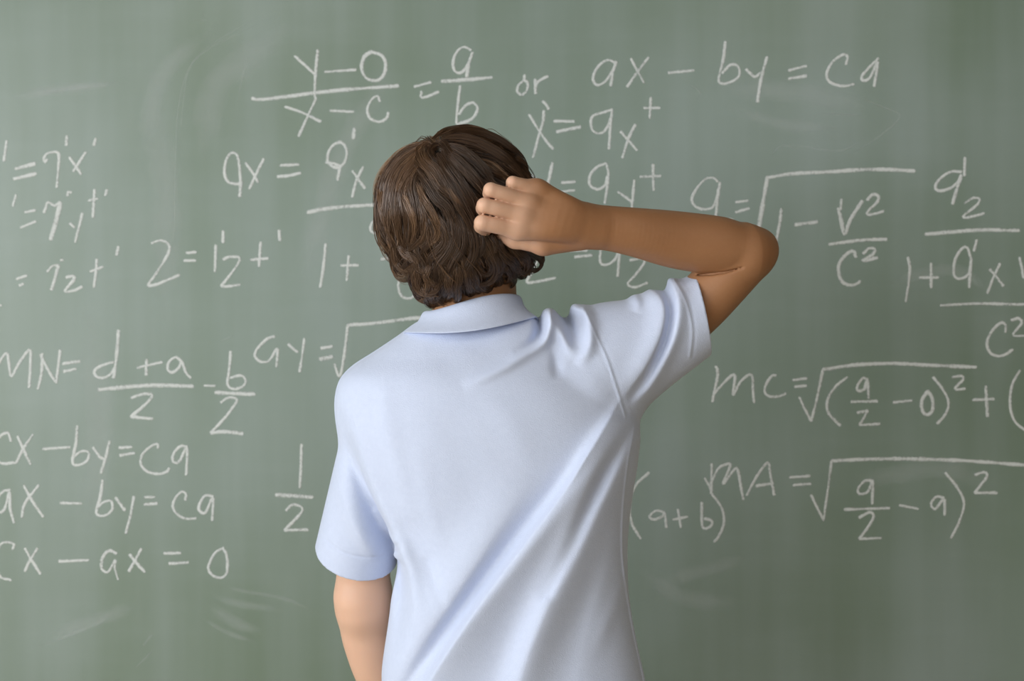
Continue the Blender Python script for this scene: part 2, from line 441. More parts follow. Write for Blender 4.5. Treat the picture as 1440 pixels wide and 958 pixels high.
chalk_part(CF, *cR6, [[(130,112),(85,155),(65,215),(70,285),(102,342)], [(185,250),(155,245),(132,265),(150,275),(180,262),(185,250),(192,302)], [(232,240),(242,302)], [(215,275),(265,265)],
  [(315,215),(318,300),(345,300),(350,280),(325,272)], [(350,185),(385,235),(392,290),(370,340),(358,352)]],
  label='white chalk writing (a+b) beside the right edge of the shirt')
chalk_part(CF, *cR6, [[4.0,(325,130),(345,165),(350,190)], [(350,80),(348,185)], [(350,140),(375,95),(410,80),(412,95),(390,150),(425,105),(440,100),(450,150),(460,205)],
  [(472,190),(510,120),(545,78),(555,120),(568,190)], [(505,158),(565,148)], [(622,128),(692,123)], [(635,155),(695,150)], [(697,190),(740,278)], [(740,278),(755,170),(768,70)],
  [6.2,(768,70),(960,63),(1200,68),(1445,85)], [(912,140),(885,140),(862,165),(865,185),(895,178),(912,140),(910,220)], [(813,240),(970,235)],
  [(865,268),(900,250),(915,262),(900,295),(865,342)], [(865,342),(942,340)], [(1005,225),(1070,238)], [(1160,200),(1135,195),(1115,220),(1130,238),(1160,205),(1163,260)],
  [(1165,112),(1205,160),(1230,215),(1215,280),(1185,340)], [(1268,120),(1300,110),(1310,125),(1268,182)], [(1268,182),(1345,182)]],
  label='white chalk writing MA = root of q/2 - a squared at the lower right')
chalk_part(CF, *cLM, [[(-30,330),(0,245),(35,205),(45,250),(58,320),(100,250),(150,188),(155,250),(148,378)], [(215,205),(210,310),(192,385)], [(205,212),(250,300),(285,355)], [(285,355),(305,190)],
  [(318,258),(405,245)], [(322,297),(385,285)], [(575,250),(530,262),(485,285),(480,312),(510,330),(555,315),(580,280)], [6.2,(600,90),(590,220),(575,330)], [(742,235),(740,315)], [(695,278),(820,250)],
  [(920,245),(890,225),(860,245),(848,280),(870,302),(905,280),(920,245),(940,300),(965,330)], [7.2,(500,390),(640,375),(800,367),(975,372)],
  [6.0,(668,430),(720,412),(768,415),(750,450),(665,525)], [6.2,(665,525),(700,530),(772,537)], [(1035,368),(1090,370)],
  [(1168,195),(1162,280),(1152,360),(1180,385),(1225,375),(1245,345),(1220,318),(1165,330)], [7.2,(1092,403),(1170,408),(1288,412)],
  [(1118,455),(1150,432),(1190,432),(1195,455),(1140,530),(1068,608)], [6.6,(1068,608),(1130,602),(1228,612)]],
  label='white chalk writing MN = (d+a)/2 - b/2 at the left')
chalk_part(CF, *cLB, [[(48,95),(35,60),(0,75),(-20,130),(0,190),(70,190)], [(78,75),(105,135),(135,197)], [(145,68),(105,125),(72,190)], [(190,130),(308,122)],
  [(340,30),(335,100),(320,190),(350,200),(385,180),(390,145),(360,140),(330,160)], [(410,122),(440,165),(462,175)], [(482,95),(465,170),(445,235)], [(525,125),(580,122)], [(528,158),(592,148)],
  [(695,125),(695,108),(670,115),(630,150),(620,195),(650,230),(700,240),(735,230),(745,215)], [(825,120),(795,118),(765,150),(762,185),(790,185),(823,125),(820,245)]],
  label='white chalk writing cx - by = ca at the left, topmost of three lines')
chalk_part(CF, *cLB, [[(45,310),(10,320),(-20,370),(-10,410),(20,395),(42,320),(45,390),(62,455)], [(105,290),(140,355),(190,428)], [(170,290),(110,370),(97,430)], [(265,368),(360,370)],
  [(452,268),(442,340),(425,410),(455,425),(492,400),(490,360),(455,365),(435,385)], [(510,345),(535,380),(550,400)], [(590,340),(575,420),(555,500)], [(638,342),(680,342)], [(635,375),(692,370)],
  [(815,355),(820,330),(800,318),(770,350),(762,390),(790,425),(825,437),(862,435)], [(938,340),(905,335),(880,370),(878,400),(905,410),(937,345),(935,445)]],
  label='white chalk writing ax - by = ca at the left, middle of three lines')
chalk_part(CF, *cLB, [[(55,570),(62,550),(30,540),(0,555),(-20,620),(0,690),(48,708)], [(110,568),(140,620),(178,680)], [(165,568),(130,625),(110,668)], [(260,625),(390,620)],
  [(512,590),(480,578),(452,610),(448,655),(475,672),(508,620),(505,650),(520,705)], [(572,595),(600,630),(638,672)], [(622,570),(595,620),(568,668)], [(722,590),(795,588)], [(745,635),(830,630)],
  [(985,565),(945,590),(918,650),(935,685),(975,697),(1000,670),(998,600),(980,565)]],
  label='white chalk writing cx - ax = 0 at the lower left')
chalk_part(CF, *cM, [[(237,578),(235,660),(230,750)], [6.6,(135,778),(280,787)], [(175,840),(200,818),(235,825),(235,850),(170,918)], [6.2,(170,918),(262,916)]],
  label='white chalk fraction 1/2 beside the hanging sleeve')
chalk_part(CF, *cM, [[(130,150),(100,160),(65,195),(52,225),(75,250),(110,245),(140,200),(138,270)], [(185,180),(205,200),(222,212)], [(248,160),(240,220),(230,290)],
  [6.4,(315,197),(358,190)], [6.8,(310,240),(360,230)], [(368,260),(388,308),(405,230),(420,105)], [6.2,(420,105),(520,98),(680,78),(760,72)]],
  label='white chalk writing ay = root, ending behind the left shoulder')

# half-erased chalk: swipes of dust and ghosts of older strokes
for k_, st_ in enumerate([
  [3.0,(420,10),(340,45),(285,75),(262,105),(250,160),(246,260),(243,430)], [2.5,(400,5),(310,55),(270,90),(258,140),(250,250)], [2.5,(350,70),(340,110),(334,150)],
  [40,(300,40),(240,90),(215,140),(205,230)], [60,(420,30),(350,80),(300,130),(285,240)], [26,(0,142),(70,128),(180,118)], [10,(20,140),(90,125),(170,115)],
  [60,(220,130),(235,300),(230,450)], [6,(60,130),(160,118)], [2.5,(272,30),(290,28)], [2.5,(286,15),(284,33)],
  [8,(300,822),(345,832),(400,842),(440,860)], [18,(300,840),(340,850),(395,858)], [10,(285,870),(320,890),(365,906)], [26,(290,850),(330,875),(370,890)],
  [8,(40,915),(130,880),(170,850)], [30,(60,900),(140,870),(200,850)], [6,(200,910),(215,890)], [5,(190,940),(215,915)], [4,(310,480),(328,472)],
  [44,(1000,120),(1120,130),(1230,150)], [3,(1150,160),(1215,162)], [4,(1190,130),(1240,150),(1265,165),(1225,200),(1185,222)], [3,(1080,225),(1100,205),(1130,212)], [3,(1100,200),(1180,212),(1220,190)],
  [26,(1020,150),(1100,175),(1180,180)], [4,(965,115),(985,130),(980,140)], [40,(1180,680),(1330,660),(1400,690)], [3,(1252,665),(1254,690)], [30,(1060,780),(1000,800),(920,820)],
  [36,(900,800),(960,840),(1040,850)], [26,(1240,400),(1340,380),(1400,420)], [50,(560,80),(480,220),(420,420)], [60,(120,420),(140,600),(120,760)]]):
    chalk_part('chalk_smear', 0, 0, 1.0, [st_], mat=M_smear, y_off=0.00004 + k_ * 0.000003)

# ------------------------------------------------------------------ signed-distance modelling
def smin(a, b, k):
    h = np.clip(0.5 + 0.5 * (b - a) / k, 0, 1)
    return b + (a - b) * h - k * h * (1 - h)

def smax(a, b, k):
    return -smin(-a, -b, k)

def rc(P, a, b, r1, r2):
    a = np.asarray(a, np.float32); ab = np.asarray(b, np.float32) - a
    d = P - a
    t = np.clip((d @ ab) / (ab @ ab), 0, 1)
    d = d - t[:, None] * ab
    return np.sqrt(np.einsum('ij,ij->i', d, d)) - (r1 + (r2 - r1) * t)

def chain(P, pts, k=0.004):
    """pts: list of (xyz, radius)"""
    d = None
    for (a, r1), (b, r2) in zip(pts[:-1], pts[1:]):
        e = rc(P, a, b, r1, r2)
        d = e if d is None else (smin(d, e, k) if k > 0 else np.minimum(d, e))
    return d

def tube(P, pts, step=.007, k=.003):
    """smooth tapering limb through (xyz, radius) stations"""
    C = catmull(np.array([[*p, r] for p, r in pts]), step)
    d = None
    for a, b in zip(C[:-1], C[1:]):
        e = rc(P, a[:3], b[:3], a[3], b[3])
        d = e if d is None else np.minimum(d, e)
    return d

def ell(P, c, r, R=None):
    p = P - np.asarray(c, np.float32)
    if R is not None: p = p @ np.asarray(R, np.float32)
    r = np.asarray(r, np.float32)
    k0 = np.sqrt(((p / r) ** 2).sum(1)); k1 = np.sqrt(((p / r ** 2) ** 2).sum(1)) + 1e-9
    return k0 * (k0 - 1) / k1

CORN = np.array([[i, j, k] for i in (0, 1) for j in (0, 1) for k in (0, 1)])
EDG = [(0, 1), (0, 2), (0, 4), (1, 3), (1, 5), (2, 3), (2, 6), (3, 7), (4, 5), (4, 6), (5, 7), (6, 7)]

def surface_nets(f, lo, hi, h, slack=2.0, B=8, project=True):
    lo = np.asarray(lo, np.float32); hi = np.asarray(hi, np.float32)
    HB = B * h
    nb = np.ceil((hi - lo) / HB).astype(int)
    g = np.stack(np.meshgrid(*[np.arange(n) for n in nb], indexing='ij'), -1).reshape(-1, 3)
    ctr = (lo + (g + 0.5) * HB).astype(np.float32)
    dc = np.concatenate([f(c) for c in np.array_split(ctr, max(1, len(ctr) // 20000))])
    act = g[np.abs(dc) < HB * 0.87 * slack]
    loc = np.stack(np.meshgrid(*[np.arange(B + 1)] * 3, indexing='ij'), -1).reshape(-1, 3)
    NC = nb * B + 2
    cells, verts, signs = [], [], []
    for ch in np.array_split(act, max(1, len(act) // 48)):
        gi = ch[:, None, :] * B + loc[None]
        P = (lo + gi.reshape(-1, 3) * h).astype(np.float32)
        v = f(P).reshape(len(ch), B + 1, B + 1, B + 1)
        c8 = np.stack([v[:, i:i + B, j:j + B, k:k + B] for i, j, k in CORN], -1)
        ins = c8 < 0
        m = ins.any(-1) & ~ins.all(-1)
        idx = np.argwhere(m)
        if not len(idx): continue
        c = c8[m]; s = ins[m]
        acc = np.zeros((len(c), 3)); cnt = np.zeros(len(c))
        for a, b_ in EDG:
            x = s[:, a] != s[:, b_]
            t = np.where(x, c[:, a] / np.where(x, c[:, a] - c[:, b_], 1), 0)
            p = CORN[a] + t[:, None] * (CORN[b_] - CORN[a])
            acc += p * x[:, None]; cnt += x
        ci = ch[idx[:, 0]] * B + idx[:, 1:]
        cells.append(ci); verts.append(lo + (ci + acc / cnt[:, None]) * h); signs.append(s)
    ci = np.vstack(cells); V = np.vstack(verts); S = np.vstack(signs)
    key = (ci[:, 0].astype(np.int64) * NC[1] + ci[:, 1]) * NC[2] + ci[:, 2]
    o = np.argsort(key); key, V, S, ci = key[o], V[o], S[o], ci[o]
    def look(c):
        k = (c[:, 0].astype(np.int64) * NC[1] + c[:, 1]) * NC[2] + c[:, 2]
        j = np.clip(np.searchsorted(key, k), 0, len(key) - 1)
        return np.where(key[j] == k, j, -1)
    quads = []
    for ax, cn, (u, w) in ((0, 4, (1, 2)), (1, 2, (2, 0)), (2, 1, (0, 1))):
        e = S[:, 0] != S[:, cn]
        c0 = ci[e]; flip = S[e, 0]
        du = np.zeros(3, int); du[u] = 1
        dw = np.zeros(3, int); dw[w] = 1
        q = np.stack([look(c0 - du - dw), look(c0 - dw), look(c0), look(c0 - du)], 1)
        ok = (q >= 0).all(1)
        q = np.where(flip[:, None], q, q[:, ::-1])
        quads.append(q[ok])
    F = np.vstack(quads)
    if project:
        E = np.vstack([F[:, [0, 1]], F[:, [1, 2]], F[:, [2, 3]], F[:, [3, 0]]])
        for it in range(2):
            acc = np.zeros_like(V); cnt = np.zeros(len(V))
            for k in range(3):
                acc[:, k] = np.bincount(E[:, 0], V[E[:, 1], k], len(V)) + np.bincount(E[:, 1], V[E[:, 0], k], len(V))
            cnt = np.bincount(E[:, 0], minlength=len(V)) + np.bincount(E[:, 1], minlength=len(V))
            V = V * 0.5 + 0.5 * acc / np.maximum(cnt, 1)[:, None]
            out = []
            for c in np.array_split(V, max(1, len(V) // 20000)):
                c = c.astype(np.float32); e = np.float32(h * 0.5)
                d0 = f(c)
                gr = np.stack([f(c + np.eye(3, dtype=np.float32)[k] * e) - d0 for k in range(3)], 1) / e
                st = np.clip(d0 / np.maximum((gr ** 2).sum(1), 0.15), -h, h)
                out.append(c - gr * st[:, None])
            V = np.vstack(out)
    return V, F

def vert_normals(V, F):
    n = np.cross(V[F[:, 2]] - V[F[:, 0]], V[F[:, 3]] - V[F[:, 1]])
    out = np.zeros_like(V)
    for k in range(3):
        for j in range(4):
            out[:, k] += np.bincount(F[:, j], n[:, k], len(V))
    return out / (np.linalg.norm(out, axis=1)[:, None] + 1e-12)

def sub_mesh(V, F, Nrm, mask):
    f = F[mask]
    u, inv = np.unique(f, return_inverse=True)
    return V[u], inv.reshape(f.shape), Nrm[u]

def spline_tab(keys, vals):
    """smooth table lookup (monotone-ish cubic)"""
    keys = np.asarray(keys, float); vals = np.asarray(vals, float)
    m = np.gradient(vals, keys)
    fine = np.linspace(keys[0], keys[-1], 400)
    i = np.clip(np.searchsorted(keys, fine) - 1, 0, len(keys) - 2)
    hh = keys[i + 1] - keys[i]; t = (fine - keys[i]) / hh
    y = (2 * t ** 3 - 3 * t ** 2 + 1) * vals[i] + (t ** 3 - 2 * t ** 2 + t) * hh * m[i] + (-2 * t ** 3 + 3 * t ** 2) * vals[i + 1] + (t ** 3 - t ** 2) * hh * m[i + 1]
    return fine.astype(np.float32), y.astype(np.float32)

def sstep(a, b, x):
    t = np.clip((x - a) / (b - a), 0, 1)
    return t * t * (3 - 2 * t)

YP = -0.70                                                    # depth of the person's spine

# ------------------------------------------------------------------ person
person = empty('person', (-0.02, YP, 0.0),
               'person with wavy brown hair in light blue polo shirt scratching head, seen from behind', 'person')

# --- torso profile of the shirt, from neck to hem: photo row, left, right, back depth, front depth
TP = [(440, 612, 735, .050, .050), (470, 585, 775, .070, .06), (500, 545, 815, .095, .075), (530, 500, 850, .115, .09), (560, 488, 878, .126, .10),
      (592, 484, 892, .132, .11), (646, 497, 890, .134, .115), (700, 520, 884, .130, .118), (746, 545, 881, .125, .118), (780, 554, 880, .121, .117),
      (850, 550, 885, .118, .116), (905, 547, 894, .120, .117), (958, 546, 906, .126, .12), (1070, 545, 918, .134, .125), (1100, 545, 920, .135, .125)]
_z = [-(r[0] - 479) / 1000 + CAM_Z for r in TP][::-1]
TZ, TXC = spline_tab(_z, [((r[1] + r[2]) / 2 - 720) / 1000 for r in TP][::-1])
_, TA = spline_tab(_z, [(r[2] - r[1]) / 2000 for r in TP][::-1])
_, TB = spline_tab(_z, [r[3] for r in TP][::-1])
_, TFR = spline_tab(_z, [r[4] for r in TP][::-1])
Z_HEM = CAM_Z - (1070 - 479) / 1000

def torso(P, inset=0.0):
    z = P[:, 2]
    xc = np.interp(z, TZ, TXC); a = np.interp(z, TZ, TA) - inset
    bb = np.where(P[:, 1] < YP, np.interp(z, TZ, TB), np.interp(z, TZ, TFR)) - inset
    n = 2.5
    q = (np.abs((P[:, 0] - xc) / a) ** n + np.abs((P[:, 1] - YP) / bb) ** n) ** (1 / n)
    f = (q - 1) * np.minimum(a, bb)
    top = z - (CAM_Z - (448 - 479) / 1000)
    return smax(f, top, 0.03)

def q3(px, py, Y): return Q(px, py, Y).astype(np.float32)

# left sleeve (hanging) and right sleeve (raised): elliptic cones cut at the hem
def make_frame(a, b_, ref):
    ax = b_ - a; Ln = np.linalg.norm(ax); ax = ax / Ln
    v = ref - ax * (ref @ ax); v /= np.linalg.norm(v)
    u = np.cross(v, ax)
    return a.astype(np.float32), ax.astype(np.float32), u.astype(np.float32), v.astype(np.float32), np.float32(Ln)

LA, LB_ = Q(541, 575, -.690), Q(499, 790, -.635)
FL = make_frame(LA, LB_, np.array([0, -1.0, 0.0]))
RA, RB = Q(850, 524, -.700), Q(987, 440, -.700)
FR = make_frame(RA, RB, np.array([0, -1.0, 0.0]))
HEM_L_N = np.array([-0.26, 0.46, -1.0]); HEM_L_N = (HEM_L_N / np.linalg.norm(HEM_L_N)).astype(np.float32)
HEM_L_P = Q(502, 775, -.635).astype(np.float32)
HEM_R_N = np.array([109, 0.0, 23.0]); HEM_R_N = (HEM_R_N / np.linalg.norm(HEM_R_N)).astype(np.float32)
HEM_R_P = Q(987, 440, -.70).astype(np.float32)

def cone(P, fr, u0, u1, v0, v1):
    a, ax, u, v, Ln = fr
    d = P - a
    w = d @ ax
    t = np.clip(w / Ln, 0, 1.2)
    ru = u0 + (u1 - u0) * t; rv = v0 + (v1 - v0) * t
    cap = np.minimum(w, 0)
    q = np.sqrt(((d @ u) / ru) ** 2 + ((d @ v) / rv) ** 2 + (cap / ru) ** 2)
    return (q - 1) * np.minimum(ru, rv)

# --- folds of the cloth: ridges (+) and valleys (-) along lines; (row of points (px,py,height mm), width left, width right, depth)
GX0, GX1, GZ0, GZ1, GS = -0.34, 0.34, 0.78, 1.56, 0.0012
gx = np.arange(GX0, GX1, GS); gz = np.arange(GZ0, GZ1, GS)
HM = np.zeros((len(gz), len(gx)), np.float32)

def fold(pts, wl, wr, Y=-.82, power=2.0, k=1.6):
    """wl/wr: half widths in mm on the left/right of the line followed from its first point (seen from behind)"""
    P = np.array([[*Q(p[0], p[1], Y)[[0, 2]], p[2] / 1000] for p in pts])
    C = catmull(P, 0.008)
    m = max(wl, wr) / 1000 * 3.2
    x0, x1 = C[:, 0].min() - m, C[:, 0].max() + m
    z0, z1 = C[:, 1].min() - m, C[:, 1].max() + m
    ix = np.where((gx >= x0) & (gx <= x1))[0]; iz = np.where((gz >= z0) & (gz <= z1))[0]
    if not len(ix) or not len(iz): return
    XX, ZZ = np.meshgrid(gx[ix], gz[iz])
    best = np.full(XX.shape, 1e9); sg = np.zeros(XX.shape); am = np.zeros(XX.shape)
    for a, b_ in zip(C[:-1], C[1:]):
        e = b_[:2] - a[:2]; ee = e @ e + 1e-12
        dx, dz = XX - a[0], ZZ - a[1]
        t = np.clip((dx * e[0] + dz * e[1]) / ee, 0, 1)
        px_, pz_ = dx - t * e[0], dz - t * e[1]
        d2 = px_ ** 2 + pz_ ** 2
        u = d2 < best
        best = np.where(u, d2, best)
        sg = np.where(u, e[0] * dz - e[1] * dx, sg)
        am = np.where(u, a[2] + (b_[2] - a[2]) * t, am)
    dd = np.sqrt(best)
    soft = sstep(-1, 1, sg / (np.sqrt(best) + 1e-9) / 0.02 * 0.02)
    am = am * k
    w = np.where(sg > 0, wl, wr) / 1000
    g = np.exp(-(dd / w) ** power) * am
    HM[iz[0]:iz[-1] + 1, ix[0]:ix[-1] + 1] += g.astype(np.float32)

# the long diagonal pulls from the armpit down to the waist (lines run downwards: their 'right' lies to the left of the picture)
fold([(880,552,0),(866,578,2.5),(845,610,6),(823,643,10),(793,690,13),(743,756,15),(700,813,15),(660,869,14),(630,915,12),(600,965,9),(580,1010,5)], 48, 8, power=1.4, k=2.25)
fold([(840,630,0),(800,676,-4),(752,732,-7),(704,793,-8),(660,846,-8),(615,902,-6),(578,950,-4),(550,990,-2)], 11, 16, k=1.3)
fold([(745,665,0),(715,715,3),(680,771,6),(640,835,8),(600,895,8),(561,958,6),(545,990,4)], 18, 34, k=2.0)
fold([(893,590,0),(882,612,2),(866,643,4),(836,703,6),(811,760,9),(792,805,12),(772,848,14),(748,905,14),(728,965,11),(710,1020,6)], 34, 22, power=1.8, k=1.9)
fold([(893,595,0),(872,632,-4),(850,670,-8),(825,720,-8),(800,775,-5),(770,830,-3)], 9, 12)
fold([(870,760,1),(855,810,3),(840,860,4),(825,915,3),(815,970,2)], 22, 16, k=.8)
fold([(885,800,1),(870,850,2.5),(850,890,2.5),(835,930,0)], 12, 12, k=.7)
# side seam
fold([(891,598,.2),(880,650,1.2),(874,720,1.4),(875,786,1.4),(889,872,1.6),(907,958,1.6),(915,1010,1)], 2.0, 2.0, Y=-.74, k=1.0)
# shoulder bunching
fold([(774,440,11),(772,468,9),(763,483,7),(741,497,6),(714,514,5),(682,530,3),(650,545,0)], 8, 8, k=1.7)
fold([(758,440,-5),(760,462,-9),(754,478,-8),(738,490,-3),(722,497,0)], 6, 7, k=1.7)
fold([(776,444,5),(787,462,6),(797,482,4),(812,505,0)], 9, 8)
fold([(776,480,0),(781,500,-2.5),(783,519,-3),(786,535,0)], 9, 7)
fold([(794,430,-7),(801,450,-9),(808,470,-6),(812,492,0)], 7, 8, k=1.8)
fold([(812,430,6),(826,440,7),(832,470,6),(828,492,4),(812,515,0)], 9, 8, k=1.8)
fold([(800,520,0),(830,540,2),(850,560,2),(865,580,0)], 20, 20)
# shoulder seam of the raised sleeve
fold([(823,433,.9),(836,462,1.),(855,506,1.),(868,545,1.),(882,588,.8)], 1.7, 1.7, k=1.0)
fold([(828,433,-.3),(841,462,-.35),(860,506,-.35),(873,545,-.35),(886,584,-.2)], 2.2, 2.2, k=1.1)
# folds of the raised sleeve
fold([(912,404,4),(922,412,5.5),(930,423,6),(933,443,6),(925,475,5.5),(905,515,4.5),(885,543,2.5),(872,562,0)], 6, 18, Y=-.76)
fold([(944,388,6),(953,420,6.5),(951,453,6.5),(940,488,6.5),(915,533,5),(898,556,2.5),(886,572,0)], 12, 6, Y=-.76)
fold([(938,400,-3),(943,430,-4.5),(941,460,-5.5),(930,495,-5.5),(910,535,-4),(896,553,-2),(884,568,0)], 6, 6, Y=-.76)
fold([(890,412,2),(896,424,3),(893,440,0)], 8, 8, Y=-.74)
fold([(955,392,-.4),(970,425,-.5),(977,465,-.5),(975,502,-.4)], 1.8, 1.8, Y=-.755, k=1.1)
fold([(950,394,.9),(965,428,1.0),(972,466,1.0),(970,502,.9)], 1.8, 1.8, Y=-.755, k=1.1)
# hanging sleeve
fold([(478,640,0),(486,698,3),(505,746,5),(522,772,4),(535,785,1)], 16, 12, Y=-.715)
fold([(476,560,0),(484,592,-1.5),(498,646,-2.5),(515,695,-4.5),(533,735,-6.5),(548,760,-5),(560,775,0)], 11, 10, Y=-.715)
fold([(530,720,2),(542,745,3.5),(556,756,3)], 6, 6, Y=-.715)
fold([(447,754,-.8),(480,776,-1.1),(514,784,-1.1),(542,783,-1.1),(562,770,-.8)], 1.8, 1.8, Y=-.715, k=1.1)
# edge of the back beside the hanging arm
fold([(500,610,1),(525,690,2.5),(551,745,5),(566,780,7),(578,812,6),(583,850,4),(582,885,1)], 16, 8, Y=-.80)
fold([(560,800,-4),(563,830,-5),(562,870,-3),(556,920,-1)], 10, 10, Y=-.78)
# faint creases of the back
fold([(538,554,1.2),(545,610,1.5),(560,665,1.5),(575,720,.8)], 16, 14)
fold([(603,793,-1.2),(612,822,-1.6),(623,852,-.8)], 8, 8)
fold([(598,475,0),(620,500,-.7),(647,530,-.6),(670,545,0)], 18, 18)
fold([(590,640,.6),(605,720,1),(625,790,.6)], 14, 14)
fold([(690,560,.8),(720,600,1.2),(740,650,.8)], 22, 22)
fold([(640,600,-.8),(660,680,-1),(660,740,-.6)], 26, 26)

def height(P):
    fx = np.clip((P[:, 0] - GX0) / GS, 0, len(gx) - 1.01); fz = np.clip((P[:, 2] - GZ0) / GS, 0, len(gz) - 1.01)
    i, j = fx.astype(int), fz.astype(int)
    a, b_ = (fx - i).astype(np.float32), (fz - j).astype(np.float32)
    hv = (HM[j, i] * (1 - a) + HM[j, i + 1] * a) * (1 - b_) + (HM[j + 1, i] * (1 - a) + HM[j + 1, i + 1] * a) * b_
    return hv * sstep(YP + 0.045, YP - 0.02, P[:, 1])

def sleeves(P):
    l = cone(P, FL, .051, .0605, .068, .076)
    r = cone(P, FR, .072, .0555, .080, .062)
    return l, r

def shirt_f(P):
    t = torso(P)
    tr = rc(P, q3(735, 512, YP), q3(845, 502, YP), .060, .068)
    tl = rc(P, q3(612, 512, YP), q3(541, 556, YP), .052, .050)
    t = smin(smin(t, tr, .05), tl, .05)
    l, r = sleeves(P)
    kl = .006 + .028 * sstep(CAM_Z - .20, CAM_Z - .08, P[:, 2])
    f = smin(t, l, kl)
    f = smin(f, r, .022 + .03 * sstep(CAM_Z - .10, CAM_Z - .02, P[:, 2]))
    f = f - height(P)
    # cut and hollow the hems
    hl = (P - HEM_L_P) @ HEM_L_N; near_l = l < .03
    hr = (P - HEM_R_P) @ HEM_R_N; near_r = r < .03
    f = np.where(near_l & (l < t + .01), np.maximum(f, hl), f)
    f = np.where(near_r & (r < t + .01), np.maximum(f, hr), f)
    cl = np.maximum(l + .0045, -hl - .035); cl = np.maximum(cl, hl - 0.03)
    cr = np.maximum(r + .0045, -hr - .035); cr = np.maximum(cr, hr - 0.03)
    f = np.maximum(f, -cl); f = np.maximum(f, -cr)
    f = np.maximum(f, Z_HEM - P[:, 2])
    return f.astype(np.float32)

# --- fabric
m, N, L, b = new_mat('pale_blue_pique', srgb(196, 210, 238), 0.9, 0.12)
b.inputs['Sheen Weight'].default_value = 0.25
b.inputs['Sheen Roughness'].default_value = 0.5
tcx = N.new('ShaderNodeTexCoord')
vor = N.new('ShaderNodeTexVoronoi'); vor.inputs['Scale'].default_value = 620
L.new(tcx.outputs['Object'], vor.inputs['Vector'])
nf = noise(N, L, 900, 3, 0.6, mapping=(1, 1, 1))
hh = math_n(N, L, 'ADD', math_n(N, L, 'MULTIPLY', vor.outputs['Distance'], 0.7), math_n(N, L, 'MULTIPLY', nf.outputs['Fac'], 0.6))
bump(N, L, b, hh, 0.28, 0.0012)
nl = noise(N, L, 130, 4, 0.6, mapping=(1, 1, 1))
cc = mixc(N, L, nl.outputs['Fac'], srgb(193, 203, 226), srgb(203, 212, 234))
L.new(cc, b.inputs['Base Color'])
M_shirt = m

# --- skin
m, N, L, b = new_mat('skin', srgb(196, 146, 108), 0.5, 0.35)
n1 = noise(N, L, 14, 4, 0.6, mapping=(1, 1, 1))
n2 = noise(N, L, 180, 3, 0.6, mapping=(1, 1, 1))
fl = N.new('ShaderNodeAttribute'); fl.attribute_name = 'flush_and_light'
c1 = mixc(N, L, n1.outputs['Fac'], srgb(154, 110, 76), srgb(170, 124, 88))
c2 = mixc(N, L, math_n(N, L, 'MULTIPLY', n2.outputs['Fac'], 0.25), c1, srgb(140, 92, 60))
c3 = mixc(N, L, fl.outputs['Fac'], c2, srgb(222, 180, 154))  # knuckle flush, plus window light painted into the hanging arm
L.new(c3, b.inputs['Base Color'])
b.inputs['Subsurface Weight'].default_value = 0.12
b.inputs['Subsurface Radius'].default_value = (1.0, 0.35, 0.2)
b.inputs['Subsurface Scale'].default_value = 0.008
bump(N, L, b, n2.outputs['Fac'], 0.12, 0.001)
M_skin = m
M_eye, _, _, _ = new_mat('eye_white', srgb(235, 232, 226), 0.2, 0.5)
M_iris, _, _, _ = new_mat('iris', srgb(70, 48, 30), 0.2, 0.5)
M_lip, _, _, _ = new_mat('lip', srgb(176, 104, 92), 0.45, 0.4)

# --- body
HC = Q(643, 290, -.690)                                       # head centre
roll = math.radians(-4)
HR = np.array([[math.cos(roll), 0, -math.sin(roll)], [0, 1, 0], [math.sin(roll), 0, math.cos(roll)]])
def hp(x, y, z): return HC + HR.T @ np.array([x, y, z])       # head-local (x right, y facing, z up)

EYES = [hp(-.031, .082, -.012), hp(.031, .082, -.012)]
def head_f(P):
    d = ell(P, hp(0, -.003, .002), (.072, .092, .088), HR.T)
    d = smin(d, ell(P, hp(0, .035, -.045), (.060, .062, .085), HR.T), .03)
    d = smin(d, rc(P, hp(0, .055, -.105), hp(0, .074, -.108), .022, .016), .025)       # chin
    for s in (-1, 1):
        d = smin(d, rc(P, hp(s * .052, .0, -.065), hp(s * .02, .06, -.105), .02, .016), .025)   # jaw line
        d = smin(d, rc(P, hp(s * .045, .068, .008), hp(s * .012, .089, .008), .008, .008), .012)  # brow
        d = smin(d, ell(P, hp(s * .042, .068, -.035), (.018, .016, .014), HR.T), .012)   # cheek
        d = smax(d, -ell(P, hp(s * .031, .098, -.012), (.016, .012, .011), HR.T), .008)  # socket
        d = smin(d, ell(P, hp(s * .031, .079, -.012), (.0125, .0125, .0125)), .002)      # eye
        ear = ell(P, hp(s * .079, -.002, -.022), (.010, .019, .032), HR.T)
        ear = smax(ear, -ell(P, hp(s * .089, .003, -.018), (.006, .010, .018), HR.T), .004)
        d = smin(d, ear, .006)
    d = smin(d, rc(P, hp(0, .092, .0), hp(0, .115, -.040), .006, .010), .008)           # nose
    for s in (-1, 1):
        d = smin(d, ell(P, hp(s * .011, .100, -.043), (.007, .009, .006), HR.T), .005)
    d = smin(d, ell(P, hp(0, .091, -.068), (.023, .008, .0055), HR.T), .004)            # lips
    d = smin(d, ell(P, hp(0, .089, -.078), (.020, .009, .006), HR.T), .003)
    neck = rc(P, q3(668, 495, -.700), q3(668, 375, -.680), .062, .057)
    neck = smin(neck, rc(P, q3(640, 520, YP), q3(715, 520, YP), .058, .058), .03)
    return smin(d, neck, .02)

